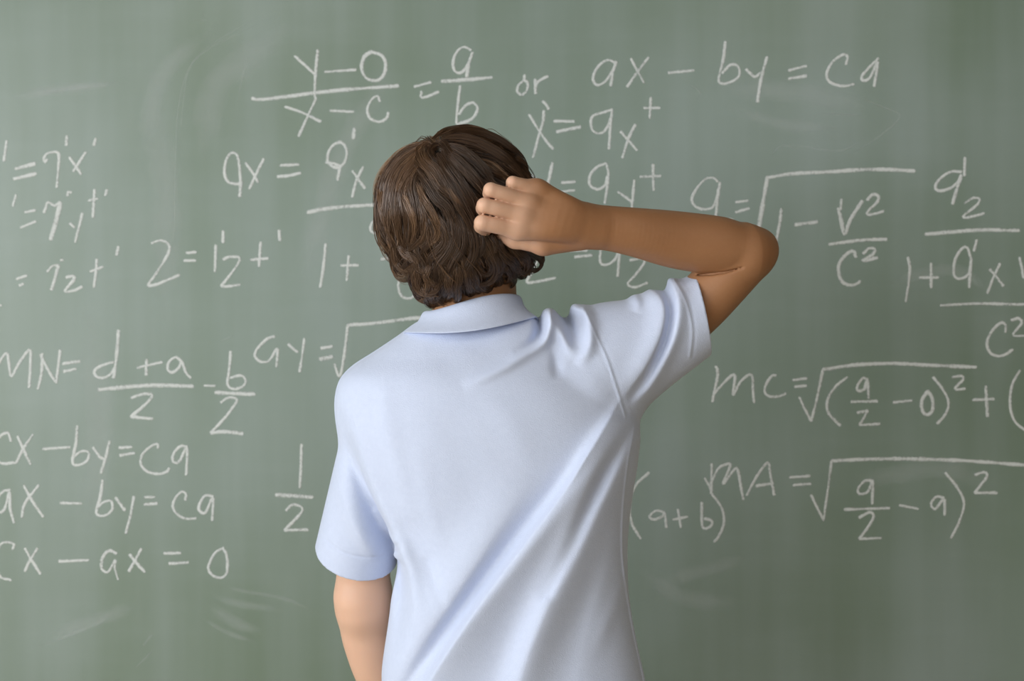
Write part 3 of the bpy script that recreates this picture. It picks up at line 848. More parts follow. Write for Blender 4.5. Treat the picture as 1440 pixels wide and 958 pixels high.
# raised arm
WR = Q(822, 318, -.800)
def arm_r(P):
    up = tube(P, [(q3(832, 515, -.69), .052), (q3(935, 463, -.70), .044), (q3(982, 430, -.705), .0405), (q3(1046, 362, -.71), .0395)])
    el = rc(P, q3(1050, 352, -.712), q3(1064, 351, -.705), .0385, .0310)
    up = smin(up, el, .015)
    fo = tube(P, [(q3(1052, 352, -.715), .0360), (q3(1005, 345, -.728), .0390), (q3(950, 337, -.745), .0360), (q3(895, 327, -.770), .0290), (q3(830, 318, -.797), .0200)])
    f1 = tube(P, [(q3(1010, 340, -.725), .030), (q3(950, 329, -.745), .0280), (q3(895, 319, -.770), .0235), (q3(860, 312, -.785), .0205), (q3(824, 305, -.802), .0175)])
    f2 = tube(P, [(q3(1010, 352, -.725), .030), (q3(950, 344, -.745), .0300), (q3(895, 334, -.770), .0250), (q3(860, 331, -.784), .0205), (q3(822, 330, -.798), .0180)])
    fo = smin(smin(fo, f1, .014), f2, .014)
    d = smin(up, fo, .004)
    P2 = P.copy(); P2[:, 1] = -.74                                   # crease inside the bent elbow
    g = tube(P2, [(q3(982, 386.5, -.74), .0006), (q3(1000, 385.5, -.74), .0018), (q3(1022, 382.5, -.74), .0014), (q3(1044, 376, -.74), .0002)], .01)
    d = smax(d, -np.maximum(np.maximum(g, P[:, 1] + .715), -d - .0055), .003)
    return d

def hand_r(P):
    j = q3
    fin = [
        [(j(757, 267, -.830), .0108), (j(721, 257, -.845), .0086), (j(720, 262, -.822), .0080), (j(722, 270, -.803), .0070)],
        [(j(745, 285, -.837), .0112), (j(690, 267, -.857), .0094), (j(688, 272, -.832), .0086), (j(690, 282, -.808), .0076)],
        [(j(736, 302, -.840), .0115), (j(681, 289, -.859), .0099), (j(679, 293, -.832), .0092), (j(682, 301, -.806), .0080)],
        [(j(729, 323, -.836), .0118), (j(678, 313.5, -.856), .0104), (j(677, 318, -.830), .0098), (j(682, 324, -.805), .0086)]]
    ws = [j(836, 313, -.798), j(836, 316, -.798), j(836, 323, -.798), j(836, 329, -.795)]
    d = None
    for c, w in zip(fin, ws):
        mid = (c[0][0] * .45 + c[1][0] * .55 + np.array([0, -.0012, 0], np.float32), (c[0][1] + c[1][1]) * .5)
        rt = (c[0][0] * .62 + w * .38 + np.array([0, .004, 0], np.float32), .0070)
        e = tube(P, [rt, (c[0][0], c[0][1] * .97), mid, c[1]], .006)
        e = smin(e, chain(P, c[1:], .002), .0025)
        d = e if d is None else smin(d, e, .0012)
    pal = None
    for c, w in zip(fin, ws):
        md = (w * .5 + c[0][0] * .5 + np.array([0, -.0085, 0], np.float32)).astype(np.float32)
        e = tube(P, [(w, .0158), (md, .0148), (c[0][0] + np.array([.0, .002, 0], np.float32), .0112)], .010)
        pal = e if pal is None else smin(pal, e, .014)
    pal = smin(pal, rc(P, j(800, 312, -.792), j(755, 305, -.812), .022, .016), .02)      # flesh of the palm
    for c in fin:                                                                            # knuckles
        pal = smin(pal, np.sqrt(((P - (c[0][0] + np.array([.0, -.0015, 0], np.float32))) ** 2).sum(1)) - .0108, .010)
    d = smin(d, pal, .012)
    th = chain(P, [(j(812, 332, -.795), .0185), (j(763, 343, -.800), .0142), (j(724, 338, -.795), .0108), (j(700, 330, -.785), .0088)], .006)
    th = smin(th, rc(P, j(800, 328, -.795), j(768, 338, -.798), .021, .0165), .012)
    return smin(d, th, .006)

# hanging arm
WL = Q(560, 1068, -.525)
def arm_l(P):
    up = tube(P, [(q3(532, 560, -.69), .050), (q3(515, 700, -.665), .043), (q3(511, 800, -.638), .0385), (q3(512, 850, -.625), .0372)])
    up = smin(up, rc(P, q3(503, 846, -.642), q3(506, 858, -.638), .0265, .0260), .015)
    fo = tube(P, [(q3(511, 840, -.625), .0375), (q3(515, 885, -.607), .0375), (q3(525, 925, -.59), .0360), (q3(537, 965, -.572), .0325), (q3(546, 1015, -.548), .0285), (WL, .0245)])
    return smin(up, fo, .02)
_d = np.array([.10, .10, -.99]); _d /= np.linalg.norm(_d)      # direction of the hanging hand
_n = np.array([.95, -.25, .05]); _n -= _d * (_n @ _d); _n /= np.linalg.norm(_n)   # palm faces the thigh
_s = np.cross(_d, _n)                                          # across the knuckles (index side forwards)
if _s[1] < 0: _s = -_s
def hl(a, s, n): return (WL + _d * a + _s * s + _n * n).astype(np.float32)
LH = []
for s, ln, r in ((-.030, .75, .0078), (-.010, .92, .0088), (.011, 1.0, .0092), (.031, .92, .0090)):
    a0, n0, ang = .092 - abs(s - .01) * .35, 0.0, .25
    pts = [(hl(a0, s, 0), r * 1.25)]
    a, n_ = a0, 0.0
    for seg, bend in ((.044, .35), (.027, .45), (.021, .35)):
        ang += bend * .8
        a += math.cos(ang) * seg * ln; n_ += math.sin(ang) * seg * ln
        pts.append((hl(a, s, n_), r * (1.0 - .1 * (len(pts) - 1))))
    LH.append(pts)
def hand_l(P):
    d = None
    for c in LH:
        e = chain(P, c, .003); d = e if d is None else smin(d, e, .0012)
    pal = None
    for c in LH:
        e = rc(P, WL, c[0][0], .020, .0125); pal = e if pal is None else smin(pal, e, .012)
    d = smin(d, pal, .006)
    th = chain(P, [(hl(.02, .022, .008), .017), (hl(.055, .045, .018), .013), (hl(.085, .052, .026), .0105), (hl(.108, .050, .033), .0085)], .005)
    return smin(d, th, .008)

def under(P):                                                  # trunk beneath the clothes
    t = torso(P, .020)
    t = smin(t, rc(P, q3(735, 520, YP), q3(825, 512, YP), .045, .050), .04)
    t = smin(t, rc(P, q3(612, 522, YP), q3(535, 556, YP), .040, .045), .04)
    return np.maximum(t, Z_HEM + .03 - P[:, 2])

GROUPS = [(under, 0.03, None), (head_f, .03, None), (arm_r, .012, None), (hand_r, .010, None), (arm_l, .012, None), (hand_l, .010, None)]
BB = [((-.30, -.88, .80), (.25, -.54, 1.50)), ((-.22, -.85, 1.30), (.10, -.52, 1.74)), ((.05, -.86, 1.28), (.42, -.60, 1.66)),
      ((-.08, -.90, 1.50), (.14, -.75, 1.68)), ((-.32, -.78, .78), (-.08, -.44, 1.46)), ((-.32, -.66, .58), (.0, -.36, .86))]
def body_f(P, cull=True):
    lo, hi = P.min(0), P.max(0)
    d = np.full(len(P), .06, np.float32)
    for (g, k, _), (a, b_) in zip(GROUPS, BB):
        if cull and (np.any(hi < np.array(a) - .03) or np.any(lo > np.array(b_) + .03)): continue
        d = smin(d, g(P), k).astype(np.float32)
    return d

# --- head and body first
V, F = surface_nets(body_f, (-.34, -.92, .58), (.44, -.38, 1.74), 0.0019, slack=1.6)
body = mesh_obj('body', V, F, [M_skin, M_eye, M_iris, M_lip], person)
fc = V[F].mean(1)
mi = np.zeros(len(F), np.int32)
for e in EYES:
    dd = np.linalg.norm(fc - (e + HR.T @ np.array([0, -.003, 0])), axis=1)
    lc = (fc - e) @ HR.T
    mi[(dd < .0138) & (np.abs(lc[:, 2]) < .0055) & (lc[:, 1] > 0)] = 1
    mi[(dd < .0138) & (np.hypot(lc[:, 0], lc[:, 2]) < .005) & (lc[:, 1] > 0)] = 2
lc = (fc - HC) @ HR.T
mi[(lc[:, 1] > .088) & (np.abs(lc[:, 0]) < .023 - 30 * (lc[:, 2] + .073) ** 2) & (lc[:, 2] < -.063) & (lc[:, 2] > -.083)] = 3
body.data.polygons.foreach_set('material_index', mi)
# flushed knuckles and fingers; light painted onto the hanging arm
flush_and_light = np.zeros(len(V), np.float32)
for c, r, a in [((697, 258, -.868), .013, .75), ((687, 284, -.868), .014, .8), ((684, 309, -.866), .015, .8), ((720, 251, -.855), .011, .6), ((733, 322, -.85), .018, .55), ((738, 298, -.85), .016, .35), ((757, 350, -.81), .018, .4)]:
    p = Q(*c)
    flush_and_light += .45 * a * np.exp(-((V - p) ** 2).sum(1) / r ** 2)
flush_and_light += .60 * sstep(.050, -.005, V[:, 0]) * (V[:, 2] > 1.5) * (V[:, 1] < -.74)
flush_and_light += .95 * sstep(1.18, 1.06, V[:, 2])  # hanging arm paled: window light put into its skin colour
at = body.data.attributes.new('flush_and_light', 'FLOAT', 'POINT')
at.data.foreach_set('value', np.clip(flush_and_light, 0, 1).astype(np.float32))

# --- polo shirt: back and front in one mesh, sleeves, cuffs and collar as its pieces
V, F = surface_nets(shirt_f, (-.34, -.92, .80), (.34, -.50, 1.52), 0.0019, slack=3.2)
Nn = vert_normals(V, F)
fc = V[F].mean(1).astype(np.float32)
lf, rf = sleeves(fc)
hl_ = (fc - HEM_L_P) @ HEM_L_N; hr_ = (fc - HEM_R_P) @ HEM_R_N
sx = np.interp(-fc[:, 2], [-p[1] for p in [(0, 1.60), (0, 1.466), (0, 1.437), (0, 1.393), (0, 1.354), (0, 1.314), (0, 1.0)]],
               [.100, .103, .116, .135, .148, .162, .25])
tt = torso(fc)
is_r = (fc[:, 0] > sx) & (fc[:, 2] > 1.30) & ((rf < tt + .004) | (fc[:, 0] > sx + .012))
lx = np.interp(-fc[:, 2], [-1.43, -1.36, -1.31, -1.25, -1.20, -1.15, -1.0], [-.230, -.236, -.235, -.215, -.195, -.160, -.14])
is_l = (lf < tt) & (fc[:, 2] < 1.39) & (fc[:, 0] < lx + .03) & (lf < .02)
cuff_l = is_l & (hl_ > -.0215); cuff_r = is_r & (hr_ > -.0245)
def cloth(name, mask, parent, label=None):
    v, f, n = sub_mesh(V, F, Nn, mask)
    o = mesh_obj(name, v, f, M_shirt, parent, origin=np.array(person['_o']))
    o.data.normals_split_custom_set_from_vertices([tuple(map(float, x)) for x in n])
    return o
shirt = cloth('polo_shirt', ~(is_l | is_r), person)
shirt['label'] = 'light blue short-sleeved polo shirt'
cloth('sleeve', is_l & ~cuff_l, shirt); cloth('sleeve', is_r & ~cuff_r, shirt)
cloth('cuff', cuff_l, shirt); cloth('cuff', cuff_r, shirt)

# collar: folded band around the neck
prof = [(0.02, -.0015), (0.0, .0), (0.02, .0022), (0.25, .0035), (0.5, .0045), (0.75, .0045), (0.92, .0030), (1.0, 0.0), (0.985, -.0035), (0.9, -.005), (0.6, -.0045), (0.3, -.0045), (0.1, -.0035)]
nth = 160
cv = []
CB, CT = Q(662, 456, -.700), Q(664, 424, -.690)
for i in range(nth + 1):
    th = math.radians(-168 + 336 * i / nth)                     # 0 = nape
    front = sstep(70, 168, abs(math.degrees(th)))
    sag = -.011 * math.exp(-(th / .9) ** 2)
    for (t, off) in prof:
        rx = .096 * (1 - t) + .0685 * t; ry = .092 * (1 - t) + .066 * t
        rx *= 1 + .0; cx = CB[0] * (1 - t) + CT[0] * t; cyy = CB[1] * (1 - t) + CT[1] * t; cz = CB[2] * (1 - t) + CT[2] * t
        bulge = -.010 * math.sin(math.pi * min(t, 1)) 
        x = math.sin(th) * (rx + off + bulge); y = -math.cos(th) * (ry + off + bulge)
        z = cz + (.135 if t < .5 else .135) * x * (.85 + .35 * t) + sag * (1 - t) - front * (.085 * (1 - t) + .045 * t)
        z += .004 * math.sin(2.3 * th + .6) * t
        cv.append((cx + x, cyy + y, z))
k = len(prof)
cf = []
for i in range(nth):
    for j in range(k):
        cf.append((i * k + j, i * k + (j + 1) % k, (i + 1) * k + (j + 1) % k, (i + 1) * k + j))
cf.append(tuple(range(k))); cf.append(tuple(nth * k + j for j in range(k))[::-1])
collar = mesh_obj('collar', cv, cf, M_shirt, shirt, origin=np.array(person['_o']))
mo = collar.modifiers.new('smooth', 'SUBSURF'); mo.levels = mo.render_levels = 1

# --- trousers and shoes (below the frame)
m, N, L, b = new_mat('denim', srgb(52, 66, 98), 0.85, 0.15)
n = noise(N, L, 500, 3, 0.6, mapping=(1, 1, 1))
r = ramp(N, L, n.outputs['Fac'], [(0.3, srgb(40, 52, 82)), (0.7, srgb(72, 88, 122))])
L.new(r.outputs['Color'], b.inputs['Base Color'])
M_denim = m
M_shoe, _, _, _ = new_mat('white_leather', srgb(210, 208, 202), 0.5, 0.4)
M_sole, _, _, _ = new_mat('rubber', srgb(80, 78, 76), 0.8, 0.2)
pc = TXC[40]
def trousers_f(P):
    hip = ell(P, (pc, YP + .0, .93), (.165, .108, .14))
    for s in (-1, 1):
        leg = chain(P, [(np.array([pc + s * .078, YP, .86], np.float32), .088), (np.array([pc + s * .088, YP + .005, .50], np.float32), .066), (np.array([pc + s * .095, YP - .005, .085], np.float32), .056)], .02)
        hip = smin(hip, leg, .02 if s < 0 else .012)
    f = np.maximum(hip, .045 - P[:, 2])
    return np.maximum(f, P[:, 2] - 1.0).astype(np.float32)
V2, F2 = surface_nets(trousers_f, (pc - .24, YP - .16, .02), (pc + .24, YP + .16, 1.02), .006, slack=2)
tr = mesh_obj('trousers', V2, F2, M_denim, person)
for s in (-1, 1):
    ax = pc + s * .097
    def shoe_f(P, ax=ax, s=s):
        u = rc(P, (ax, YP - .045, .048), (ax + s * .012, YP + .14, .036), .040, .034)
        u = smin(u, rc(P, (ax, YP - .03, .06), (ax, YP - .03, .10), .040, .040), .03)
        u = smin(u, ell(P, (ax + s * .012, YP + .13, .03), (.046, .06, .036)), .02)
        return np.maximum(u, .012 - P[:, 2]).astype(np.float32)
    v, f = surface_nets(shoe_f, (ax - .08, YP - .12, 0), (ax + .08, YP + .24, .16), .005, slack=2)
    sh = mesh_obj('shoe', v, f, M_shoe, person)
    def sole_f(P, ax=ax, s=s):
        u = rc(P, (ax, YP - .045, .012), (ax + s * .012, YP + .145, .012), .043, .047)
        return np.maximum(np.maximum(u, -P[:, 2]), P[:, 2] - .018).astype(np.float32)
    v, f = surface_nets(sole_f, (ax - .08, YP - .12, -.012), (ax + .08, YP + .24, .05), .005, slack=2)
    mesh_obj('sole', v, f, M_sole, sh, origin=np.array(person['_o']))

# ------------------------------------------------------------------ hair
def hair_f(P):
    d = ell(P, Q(638, 284, -.705), (.103, .120, .103))
    d = smin(d, ell(P, Q(600, 300, -.70), (.068, .105, .085)), .03)
    d = smin(d, ell(P, Q(690, 290, -.70), (.062, .100, .085)), .03)
    d = smin(d, ell(P, Q(650, 350, -.712), (.085, .098, .060)), .03)
    d = smin(d, ell(P, Q(632, 385, -.725), (.052, .068, .040)), .025)
    d = smin(d, ell(P, Q(718, 352, -.70), (.038, .085, .040)), .025)
    return d.astype(np.float32)
HC2 = Q(642, 292, -.700).astype(np.float32)
def shell(D):
    """distance from the centre to the outside of the hair along unit directions"""
    lo = np.full(len(D), .03, np.float32); hi = np.full(len(D), .26, np.float32)
    for _ in range(16):
        mid = (lo + hi) / 2
        ins = hair_f(HC2 + D * mid[:, None]) < 0
        lo = np.where(ins, mid, lo); hi = np.where(ins, hi, mid)
    return (lo + hi) / 2
POLE = np.array([-.022, -.066, .088]); POLE /= np.linalg.norm(POLE)
VV = np.array([1.0, 0, 0]); VV -= POLE * (VV @ POLE); VV /= np.linalg.norm(VV)      # to the right
UU = np.cross(POLE, VV)
if UU[2] > 0: UU = -UU                                                                 # down the back
def dirs(th, ph):
    return (np.cos(th)[..., None] * POLE + np.sin(th)[..., None] * (np.cos(ph)[..., None] * UU + np.sin(ph)[..., None] * VV)).astype(np.float32)

def zend(x):
    return np.interp(x, [-.19, -.165, -.139, -.129, -.10, -.06, -.02, .0, .02, .05], [1.520, 1.512, 1.508, 1.480, 1.476, 1.478, 1.490, 1.504, 1.516, 1.53])

NP = 22
def make_locks(n, th_lo, th_hi, length, depth, rad, wave, nstr, ph_range=(-math.pi, math.pi), curl=0.0, wlen=(.042, .075), jit=.012, seed=0):
    r = np.random.default_rng(seed)
    th0 = th_lo + (th_hi - th_lo) * r.random(n) ** .6; ph0 = r.uniform(*ph_range, n)
    Ln = r.uniform(*length, n); dep = r.uniform(*depth, n); rd = r.uniform(*rad, n)
    wv = r.uniform(*wave, n); wl = r.uniform(*wlen, n); phs = 1.3 * np.sin(ph0 * 2 + 1) + th0 * 1.5 + r.normal(0, .8, n)
    sw = r.normal(0, .13, n) + .30 * np.cos(ph0 - .4) + .12; tint = r.random(n) ** 1.5
    t = np.linspace(0, 1, NP)
    # a lock ends where its guide reaches the lower edge of the hair
    tt_ = np.linspace(0, 1, 40)
    thg = th0[:, None] + Ln[:, None] * tt_ / .118
    phg = ph0[:, None] + sw[:, None] * (thg - th0[:, None]) * .6
    Dg = dirs(np.clip(thg, 0, 2.85), phg)
    zg = (HC2 + Dg * shell(Dg.reshape(-1, 3)).reshape(Dg.shape[:2])[..., None])
    lim = zend(zg[..., 0]) + r.normal(.004, jit, n)[:, None]
    hit = zg[..., 2] < lim
    first = np.where(hit.any(1), hit.argmax(1), 39)
    Ln = np.maximum(Ln * tt_[first], .025)
    K = n * nstr
    rep = np.repeat(np.arange(n), nstr)
    ra = np.sqrt(r.random(K)); an = r.uniform(0, 2 * np.pi, K)
    ox, oy = ra * np.cos(an), ra * np.sin(an) * .6
    L_ = (Ln[rep] * r.uniform(.88, 1.06, K))[:, None]
    s_ = L_ * t[None]
    th = th0[rep][:, None] + s_ / .118
    spread = rd[rep][:, None] * (1.15 - .85 * t[None] ** 1.5)
    grow = np.clip((s_ - .012) / .09, 0, 1) ** .9
    ang = 2 * np.pi * s_ / wl[rep][:, None] + phs[rep][:, None] + r.normal(0, .13, K)[:, None]
    A = wv[rep][:, None] * grow
    lat = A * np.sin(ang) + ox[:, None] * spread
    radial = A * (.55 + curl) * np.cos(ang) + oy[:, None] * spread
    ph = ph0[rep][:, None] + sw[rep][:, None] * (th - th0[rep][:, None]) * .6 + lat / (.118 * np.maximum(np.sin(np.clip(th, .45, 2.7)), .45))
    th = np.clip(th, 0, 2.85)
    D = dirs(th, ph)
    Rr = shell(D.reshape(-1, 3)).reshape(D.shape[:2])
    rise = .010 * np.exp(-(s_ / .02) ** 2)
    R = Rr - dep[rep][:, None] - rise + radial + .0010 * r.normal(size=K)[:, None]
    P = HC2 + D * R[..., None]
    ze = zend(P[..., 0]) - .012
    below = np.maximum(ze - P[..., 2], 0)
    P[..., 2] += below * .7
    tn = np.clip(tint[rep] * .75 + r.random(K) * .25, 0, 1)
    return P, tn

# the locks that show on the back of the head: course in photo pixels, width, lift (mm), tint
HERO = [
 ([(606,203),(580,210),(556,228),(541,252),(535,280),(533,305),(538,325),(549,345)],16,0,.55), ([(604,202),(585,215),(565,232),(551,255),(545,285),(544,310),(551,335),(556,352)],14,1,.6),
 ([(600,208),(582,225),(566,245),(558,270),(557,300),(561,325),(563,348)],14,2,.75), ([(598,212),(590,232),(578,248),(569,268),(571,290),(575,312),(572,335),(566,352)],13,3,.65),
 ([(597,215),(586,240),(581,262),(586,285),(590,310),(584,335),(572,352)],12,2,.45), ([(556,240),(561,258),(567,271),(577,292),(584,312),(583,332),(574,348)],8,5,.95),
 ([(600,200),(596,208),(597,218),(603,229),(614,238),(621,249),(624,261),(623,270)],9,5,.6), ([(594,204),(589,212),(592,225),(603,239),(612,252),(620,265),(633,275),(645,288)],11,4,.55),
 ([(584,231),(593,246),(604,262),(615,279),(629,293),(639,316),(640,342),(630,364)],13,2,.35), ([(586,256),(595,278),(604,292),(612,307),(618,322),(615,335),(602,344),(588,348)],10,4,.85),
 ([(588,275),(594,293),(598,310),(599,323),(593,338),(580,349),(570,353)],9,3,.65), ([(540,240),(536,262),(538,290),(543,315),(553,338)],9,3,.8),
 ([(622,198),(640,194),(665,198),(690,209),(712,224),(728,240),(735,256)],16,1,.3), ([(618,192),(645,184),(672,186),(698,195),(718,208),(733,222),(740,237),(738,254)],15,1,.4),
 ([(608,196),(625,184),(645,179),(665,180),(688,187),(706,197)],10,1,.6), ([(622,205),(645,212),(668,228),(685,246),(697,264)],17,2,.25),
 ([(620,210),(640,225),(660,245),(676,263),(690,282)],16,3,.3), ([(618,214),(630,235),(645,256),(658,276),(668,294),(673,312)],17,2,.3),
 ([(616,220),(625,245),(638,268),(650,290),(662,312),(668,335),(662,360)],16,3,.3), ([(626,256),(634,268),(640,278),(650,289),(660,298)],7,6,.75),
 ([(715,232),(730,245),(741,260),(747,276)],10,1,.35), ([(735,232),(743,244),(747,258),(745,270)],4,2,.4), ([(725,220),(738,233),(743,248)],6,2,.45),
 ([(640,300),(648,322),(650,345),(640,365),(632,385),(637,405)],14,2,.35), ([(630,290),(636,312),(639,335),(630,355),(618,372),(614,392),(622,410)],13,4,.4),
 ([(655,300),(664,325),(668,350),(660,372),(650,392),(652,412)],14,2,.25), ([(610,300),(622,318),(628,336),(620,352),(606,364),(602,378)],12,3,.45),
 ([(672,322),(684,342),(694,362),(698,378),(691,393),(678,399),(666,394),(660,382)],10,4,.4), ([(680,345),(688,362),(692,376),(685,386),(674,385)],8,3,.3),
 ([(684,340),(697,355),(705,372),(700,388),(690,398)],11,2,.3), ([(552,348),(556,363),(560,376),(567,386),(576,390),(584,385),(586,376)],10,3,.35),
 ([(553,340),(556,358),(562,372),(573,379),(585,374),(591,362)],10,4,.45), ([(560,345),(570,356),(584,362),(589,376),(599,381),(608,373)],10,4,.5),
 ([(566,350),(574,362),(572,376),(580,386)],9,3,.4), ([(592,366),(588,382),(588,397),(595,408),(608,409),(617,400),(616,388)],11,5,.55),
 ([(588,388),(586,402),(590,415),(601,421),(614,418),(622,407)],10,4,.6), ([(600,385),(607,400),(604,415),(609,426),(621,422),(624,410)],9,5,.5),
 ([(604,372),(600,386),(606,396),(616,396)],9,4,.7), ([(618,360),(622,380),(629,398),(626,414),(630,427)],10,3,.4), ([(640,370),(645,390),(640,408),(645,422),(652,426)],10,4,.5),
 ([(650,360),(656,380),(659,400),(665,416),(661,426)],9,3,.5), ([(634,380),(630,396),(634,410),(628,424)],8,5,.55), ([(660,372),(668,388),(670,402),(676,412),(684,410)],9,3,.35),
 ([(700,350),(712,362),(722,373),(724,388),(716,398)],12,2,.3), ([(690,380),(700,392),(702,404),(694,409)],9,2,.3), ([(706,372),(716,384),(712,396),(703,398)],8,3,.35),
 ([(728,346),(744,352),(757,362),(760,372),(752,380),(741,376),(738,366)],9,2,.5), ([(745,349),(759,356),(764,366),(760,376)],5,2,.55), ([(730,356),(740,366),(738,380),(728,386)],10,2,.35),
 ([(553,350),(554,368),(560,384),(569,392),(579,390),(585,382)],8,4,.55), ([(556,366),(558,380),(568,388),(579,382),(577,370)],8,5,.7), ([(580,378),(580,396),(588,412),(603,420)],9,3,.4),
 ([(612,396),(606,410),(612,424),(626,428),(634,420)],8,5,.65), ([(636,396),(644,408),(642,422),(632,429)],8,4,.5), ([(668,394),(680,404),(692,404),(698,396)],8,4,.45), ([(720,372),(732,380),(742,378),(748,368)],8,3,.5), ([(715,380),(722,394),(714,404),(704,402)],8,3,.45),
 ([(690,330),(695,345),(690,360),(682,370)],9,3,.5), ([(700,336),(706,352),(713,365),(724,373)],9,2,.35), ([(672,320),(679,337),(676,354),(668,368)],11,2,.3),
 ([(620,205),(612,207),(606,214),(610,226),(620,236)],10,3,.2), ([(612,200),(622,202),(630,212),(636,228),(642,244)],12,2,.2), ([(596,300),(604,318),(606,334),(598,348),(590,360)],10,2,.5)]

def back_surface(x, z):
    """depth of the hair's back surface at (x, z)"""
    lo = np.full(len(x), HC2[1] - .17); hi = np.full(len(x), float(HC2[1]))
    inside = hair_f(np.stack([x, hi, z], 1).astype(np.float32)) < 0
    for _ in range(14):
        mid = (lo + hi) / 2
        i_ = hair_f(np.stack([x, mid, z], 1).astype(np.float32)) < 0
        hi = np.where(i_, mid, hi); lo = np.where(i_, lo, mid)
    return np.where(inside, hi, HC2[1] - .012)

def hero_locks(seed=11):
    r = np.random.default_rng(seed)
    PP, TT = [], []
    for pts, w, lift, tint in HERO:
        C = catmull(pts, 1.5)
        a = np.r_[0, np.cumsum(np.linalg.norm(np.diff(C, axis=0), axis=1))]
        m = 40
        C = np.stack([np.interp(np.linspace(0, a[-1], m), a, C[:, k]) for k in (0, 1)], 1)
        Y = np.full(m, -.79)
        for _ in range(3):
            k = (Y - CAM_Y) / FPX
            x = (C[:, 0] - 720) * k; z = CAM_Z - (C[:, 1] - 479) * k
            Y = back_surface(x, z)
        Yp = np.pad(Y, 5, mode='edge'); Y = np.convolve(Yp, np.ones(11) / 11, 'valid')
        G = np.stack([x, Y, z], 1)
        tg = np.gradient(G, axis=0); tg /= np.linalg.norm(tg, axis=1)[:, None]
        ou = G - HC2 + np.array([0, -.05, 0]); ou /= np.linalg.norm(ou, axis=1)[:, None]
        la = np.cross(tg, ou); la /= np.linalg.norm(la, axis=1)[:, None]
        ou = np.cross(la, tg)
        n = int(16 + w * 5.5)
        u = r.uniform(-1, 1, n); v = r.random(n) ** .5
        t0 = r.uniform(0, .14, n); t1 = r.uniform(.76, 1.0, n)
        t = t0[:, None] + (t1 - t0)[:, None] * np.linspace(0, 1, NP)[None]
        tap = np.interp(t, [0, .25, .7, 1], [.55, 1.0, .9, .28])
        hw = w * .00052
        wob = (.0014 + .0024 * (r.random(n) < .08))[:, None] * np.sin(t * r.uniform(3, 9, n)[:, None] + r.uniform(0, 6.3, n)[:, None])
        lat = u[:, None] * hw * tap + wob
        nor = lift * .001 * np.sin(np.pi * np.clip(t, .08, .92)) + hw * .75 * tap * (np.sqrt(1 - u[:, None] ** 2) * v[:, None]) + wob * .5 - .001
        ix = t * (m - 1)
        def smp(A): return np.stack([np.interp(ix.ravel(), np.arange(m), A[:, k]) for k in range(3)], 1).reshape(n, NP, 3)
        PP.append(smp(G) + smp(la) * lat[..., None] + smp(ou) * nor[..., None])
        TT.append(np.clip(tint * .72 + r.normal(0, .10, n), 0, 1))
    return np.concatenate(PP), np.concatenate(TT)

sets = [hero_locks()]
sets.append(make_locks(300, .02, 1.55, (.10, .19), (.008, .020), (.004, .008), (.004, .009), 24, wlen=(.06, .10), seed=1))
sets.append(make_locks(200, .00, 1.30, (.11, .22), (.002, .010), (.005, .009), (.004, .008), 26, wlen=(.07, .12), seed=2))
sets.append(make_locks(70, .06, .40, (.12, .24), (.006, .012), (.005, .009), (.004, .009), 26, wlen=(.07, .12), seed=6))
sets.append(make_locks(150, 1.0, 1.9, (.07, .13), (.002, .014), (.004, .008), (.006, .011), 24, ph_range=(-2.2, 2.2), curl=.3, wlen=(.035, .055), seed=3))
sets.append(make_locks(90, 1.5, 2.15, (.05, .10), (.000, .010), (.003, .006), (.006, .010), 20, ph_range=(-2.0, 2.0), curl=.5, wlen=(.026, .040), jit=.014, seed=4))
sets.append(make_locks(120, .5, 1.7, (.10, .2), (-.004, .003), (.006, .02), (.004, .009), 2, wlen=(.06, .12), seed=5))
P = np.concatenate([s[0] for s in sets]); TN = np.concatenate([s[1] for s in sets])
K = len(P)
tan = np.gradient(P, axis=1); tan /= np.linalg.norm(tan, axis=2)[..., None] + 1e-9
outw = P - HC2; outw /= np.linalg.norm(outw, axis=2)[..., None]
sd = np.cross(tan, outw); sd /= np.linalg.norm(sd, axis=2)[..., None] + 1e-9
up = np.cross(sd, tan)
rad = (rng.uniform(.00034, .00056, K)[:, None] * np.interp(np.linspace(0, 1, NP), [0, .1, .6, 1], [.7, 1, 1, .25])[None])[..., None]
ring = [P + rad * (math.cos(a) * sd + math.sin(a) * up) for a in (math.pi / 2, math.pi * 7 / 6, math.pi * 11 / 6)]
HV = np.stack(ring, 2).reshape(-1, 3)
base_i = (np.arange(K)[:, None, None] * NP + np.arange(NP - 1)[None, :, None]) * 3
j = np.arange(3)[None, None, :]; jn = (j + 1) % 3
HF = np.stack([base_i + j, base_i + jn, base_i + 3 + jn, base_i + 3 + j], -1).reshape(-1, 4)
tintv = np.repeat(TN, NP * 3)
# the dense mass underneath
def core_f(P):
    f = hair_f(P) + .016
    f = np.maximum(f, zend(P[:, 0]) + .022 - P[:, 2])
    face = np.maximum(P[:, 2] - (HC[2] + .055), -(P[:, 1] - (HC[1] + .055)))
    cut = np.maximum(np.maximum(HC[1] + .045 - P[:, 1], P[:, 2] - (HC[2] + .050)), -1.0)
    return np.maximum(f, -cut).astype(np.float32)
CV, CF_ = surface_nets(core_f, (-.24, -.90, 1.44), (.10, -.52, 1.76), .004, slack=2)
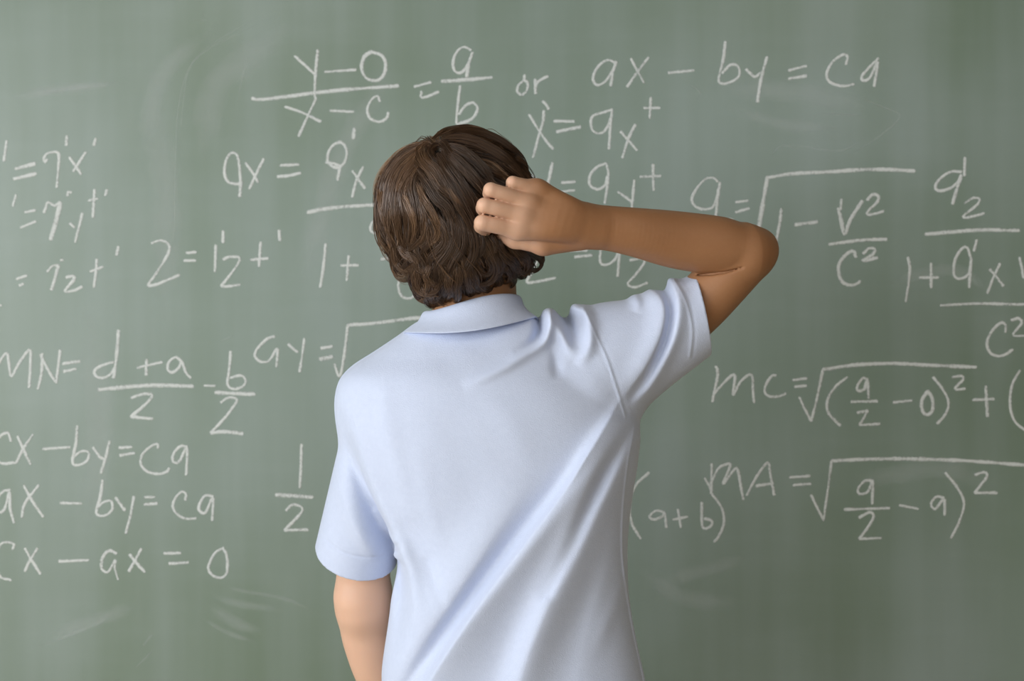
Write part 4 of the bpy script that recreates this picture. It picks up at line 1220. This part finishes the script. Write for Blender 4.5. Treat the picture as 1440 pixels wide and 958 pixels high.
# keep the face clear
ctr = P.mean(1)
tip = P
inface = ((P[..., 1] > HC[1] + .060) & (P[..., 2] < HC[2] + .035)).any(1)
keep = ~inface
fk = np.repeat(keep, (NP - 1) * 3)
HF = HF[fk]
used = np.unique(HF); remap = np.full(len(HV), -1); remap[used] = np.arange(len(used))
HV, tintv, HF = HV[used], tintv[used], remap[HF]
AV = np.vstack([CV, HV]); AF = np.vstack([CF_, HF + len(CV)])
tintv = np.concatenate([np.full(len(CV), .05), tintv]).astype(np.float32)

m, N, L, b = new_mat('brown_hair', srgb(70, 50, 36), 0.34, 0.5)
at = N.new('ShaderNodeAttribute'); at.attribute_name = 'tint'
r = ramp(N, L, at.outputs['Fac'], [(0.0, srgb(48, 34, 25)), (0.5, srgb(92, 68, 49)), (1.0, srgb(152, 118, 88))])
L.new(r.outputs['Color'], b.inputs['Base Color'])
hair = mesh_obj('hair', AV, AF, m, person)
hair['label'] = 'wavy brown hair'
a_ = hair.data.attributes.new('tint', 'FLOAT', 'POINT'); a_.data.foreach_set('value', tintv)

for o in bpy.data.objects:
    if '_o' in o: del o['_o']

# ------------------------------------------------------------------ unseen ceiling lamps, added for fill light
M_lampbody, _, _, _ = new_mat('lamp_enamel', srgb(226, 224, 216), 0.5, 0.4)
mm, N, L, b = new_mat('lamp_diffuser', srgb(245, 243, 235), 0.6, 0.3)
b.inputs['Emission Color'].default_value = (1.0, .95, .86, 1); b.inputs['Emission Strength'].default_value = 0.6
where = ['front left, nearest the windows and the chalkboard', 'front right, nearest the chalkboard', 'rear left, nearest the windows', 'rear right corner of the room']
for (lx, ly), w in zip(FILL_LAMPS, where):
    e = empty('added_fill_lamp', (lx, ly, ROOM_H), 'long white ceiling lamp added as fill light at the ' + w, 'lamp')
    e['group'] = 'added fill lamps'
    del e['_o']
    for nm, mt, sp in (('housing', M_lampbody, (-.16, .16, -.6, .6, -.07, 0)), ('diffuser', mm, (-.145, .145, -.585, .585, -.082, -.07))):
        V_, F_ = box_vf(*sp, bev=.004)
        mesh_obj(nm, V_, F_, mt, e, smooth=False)
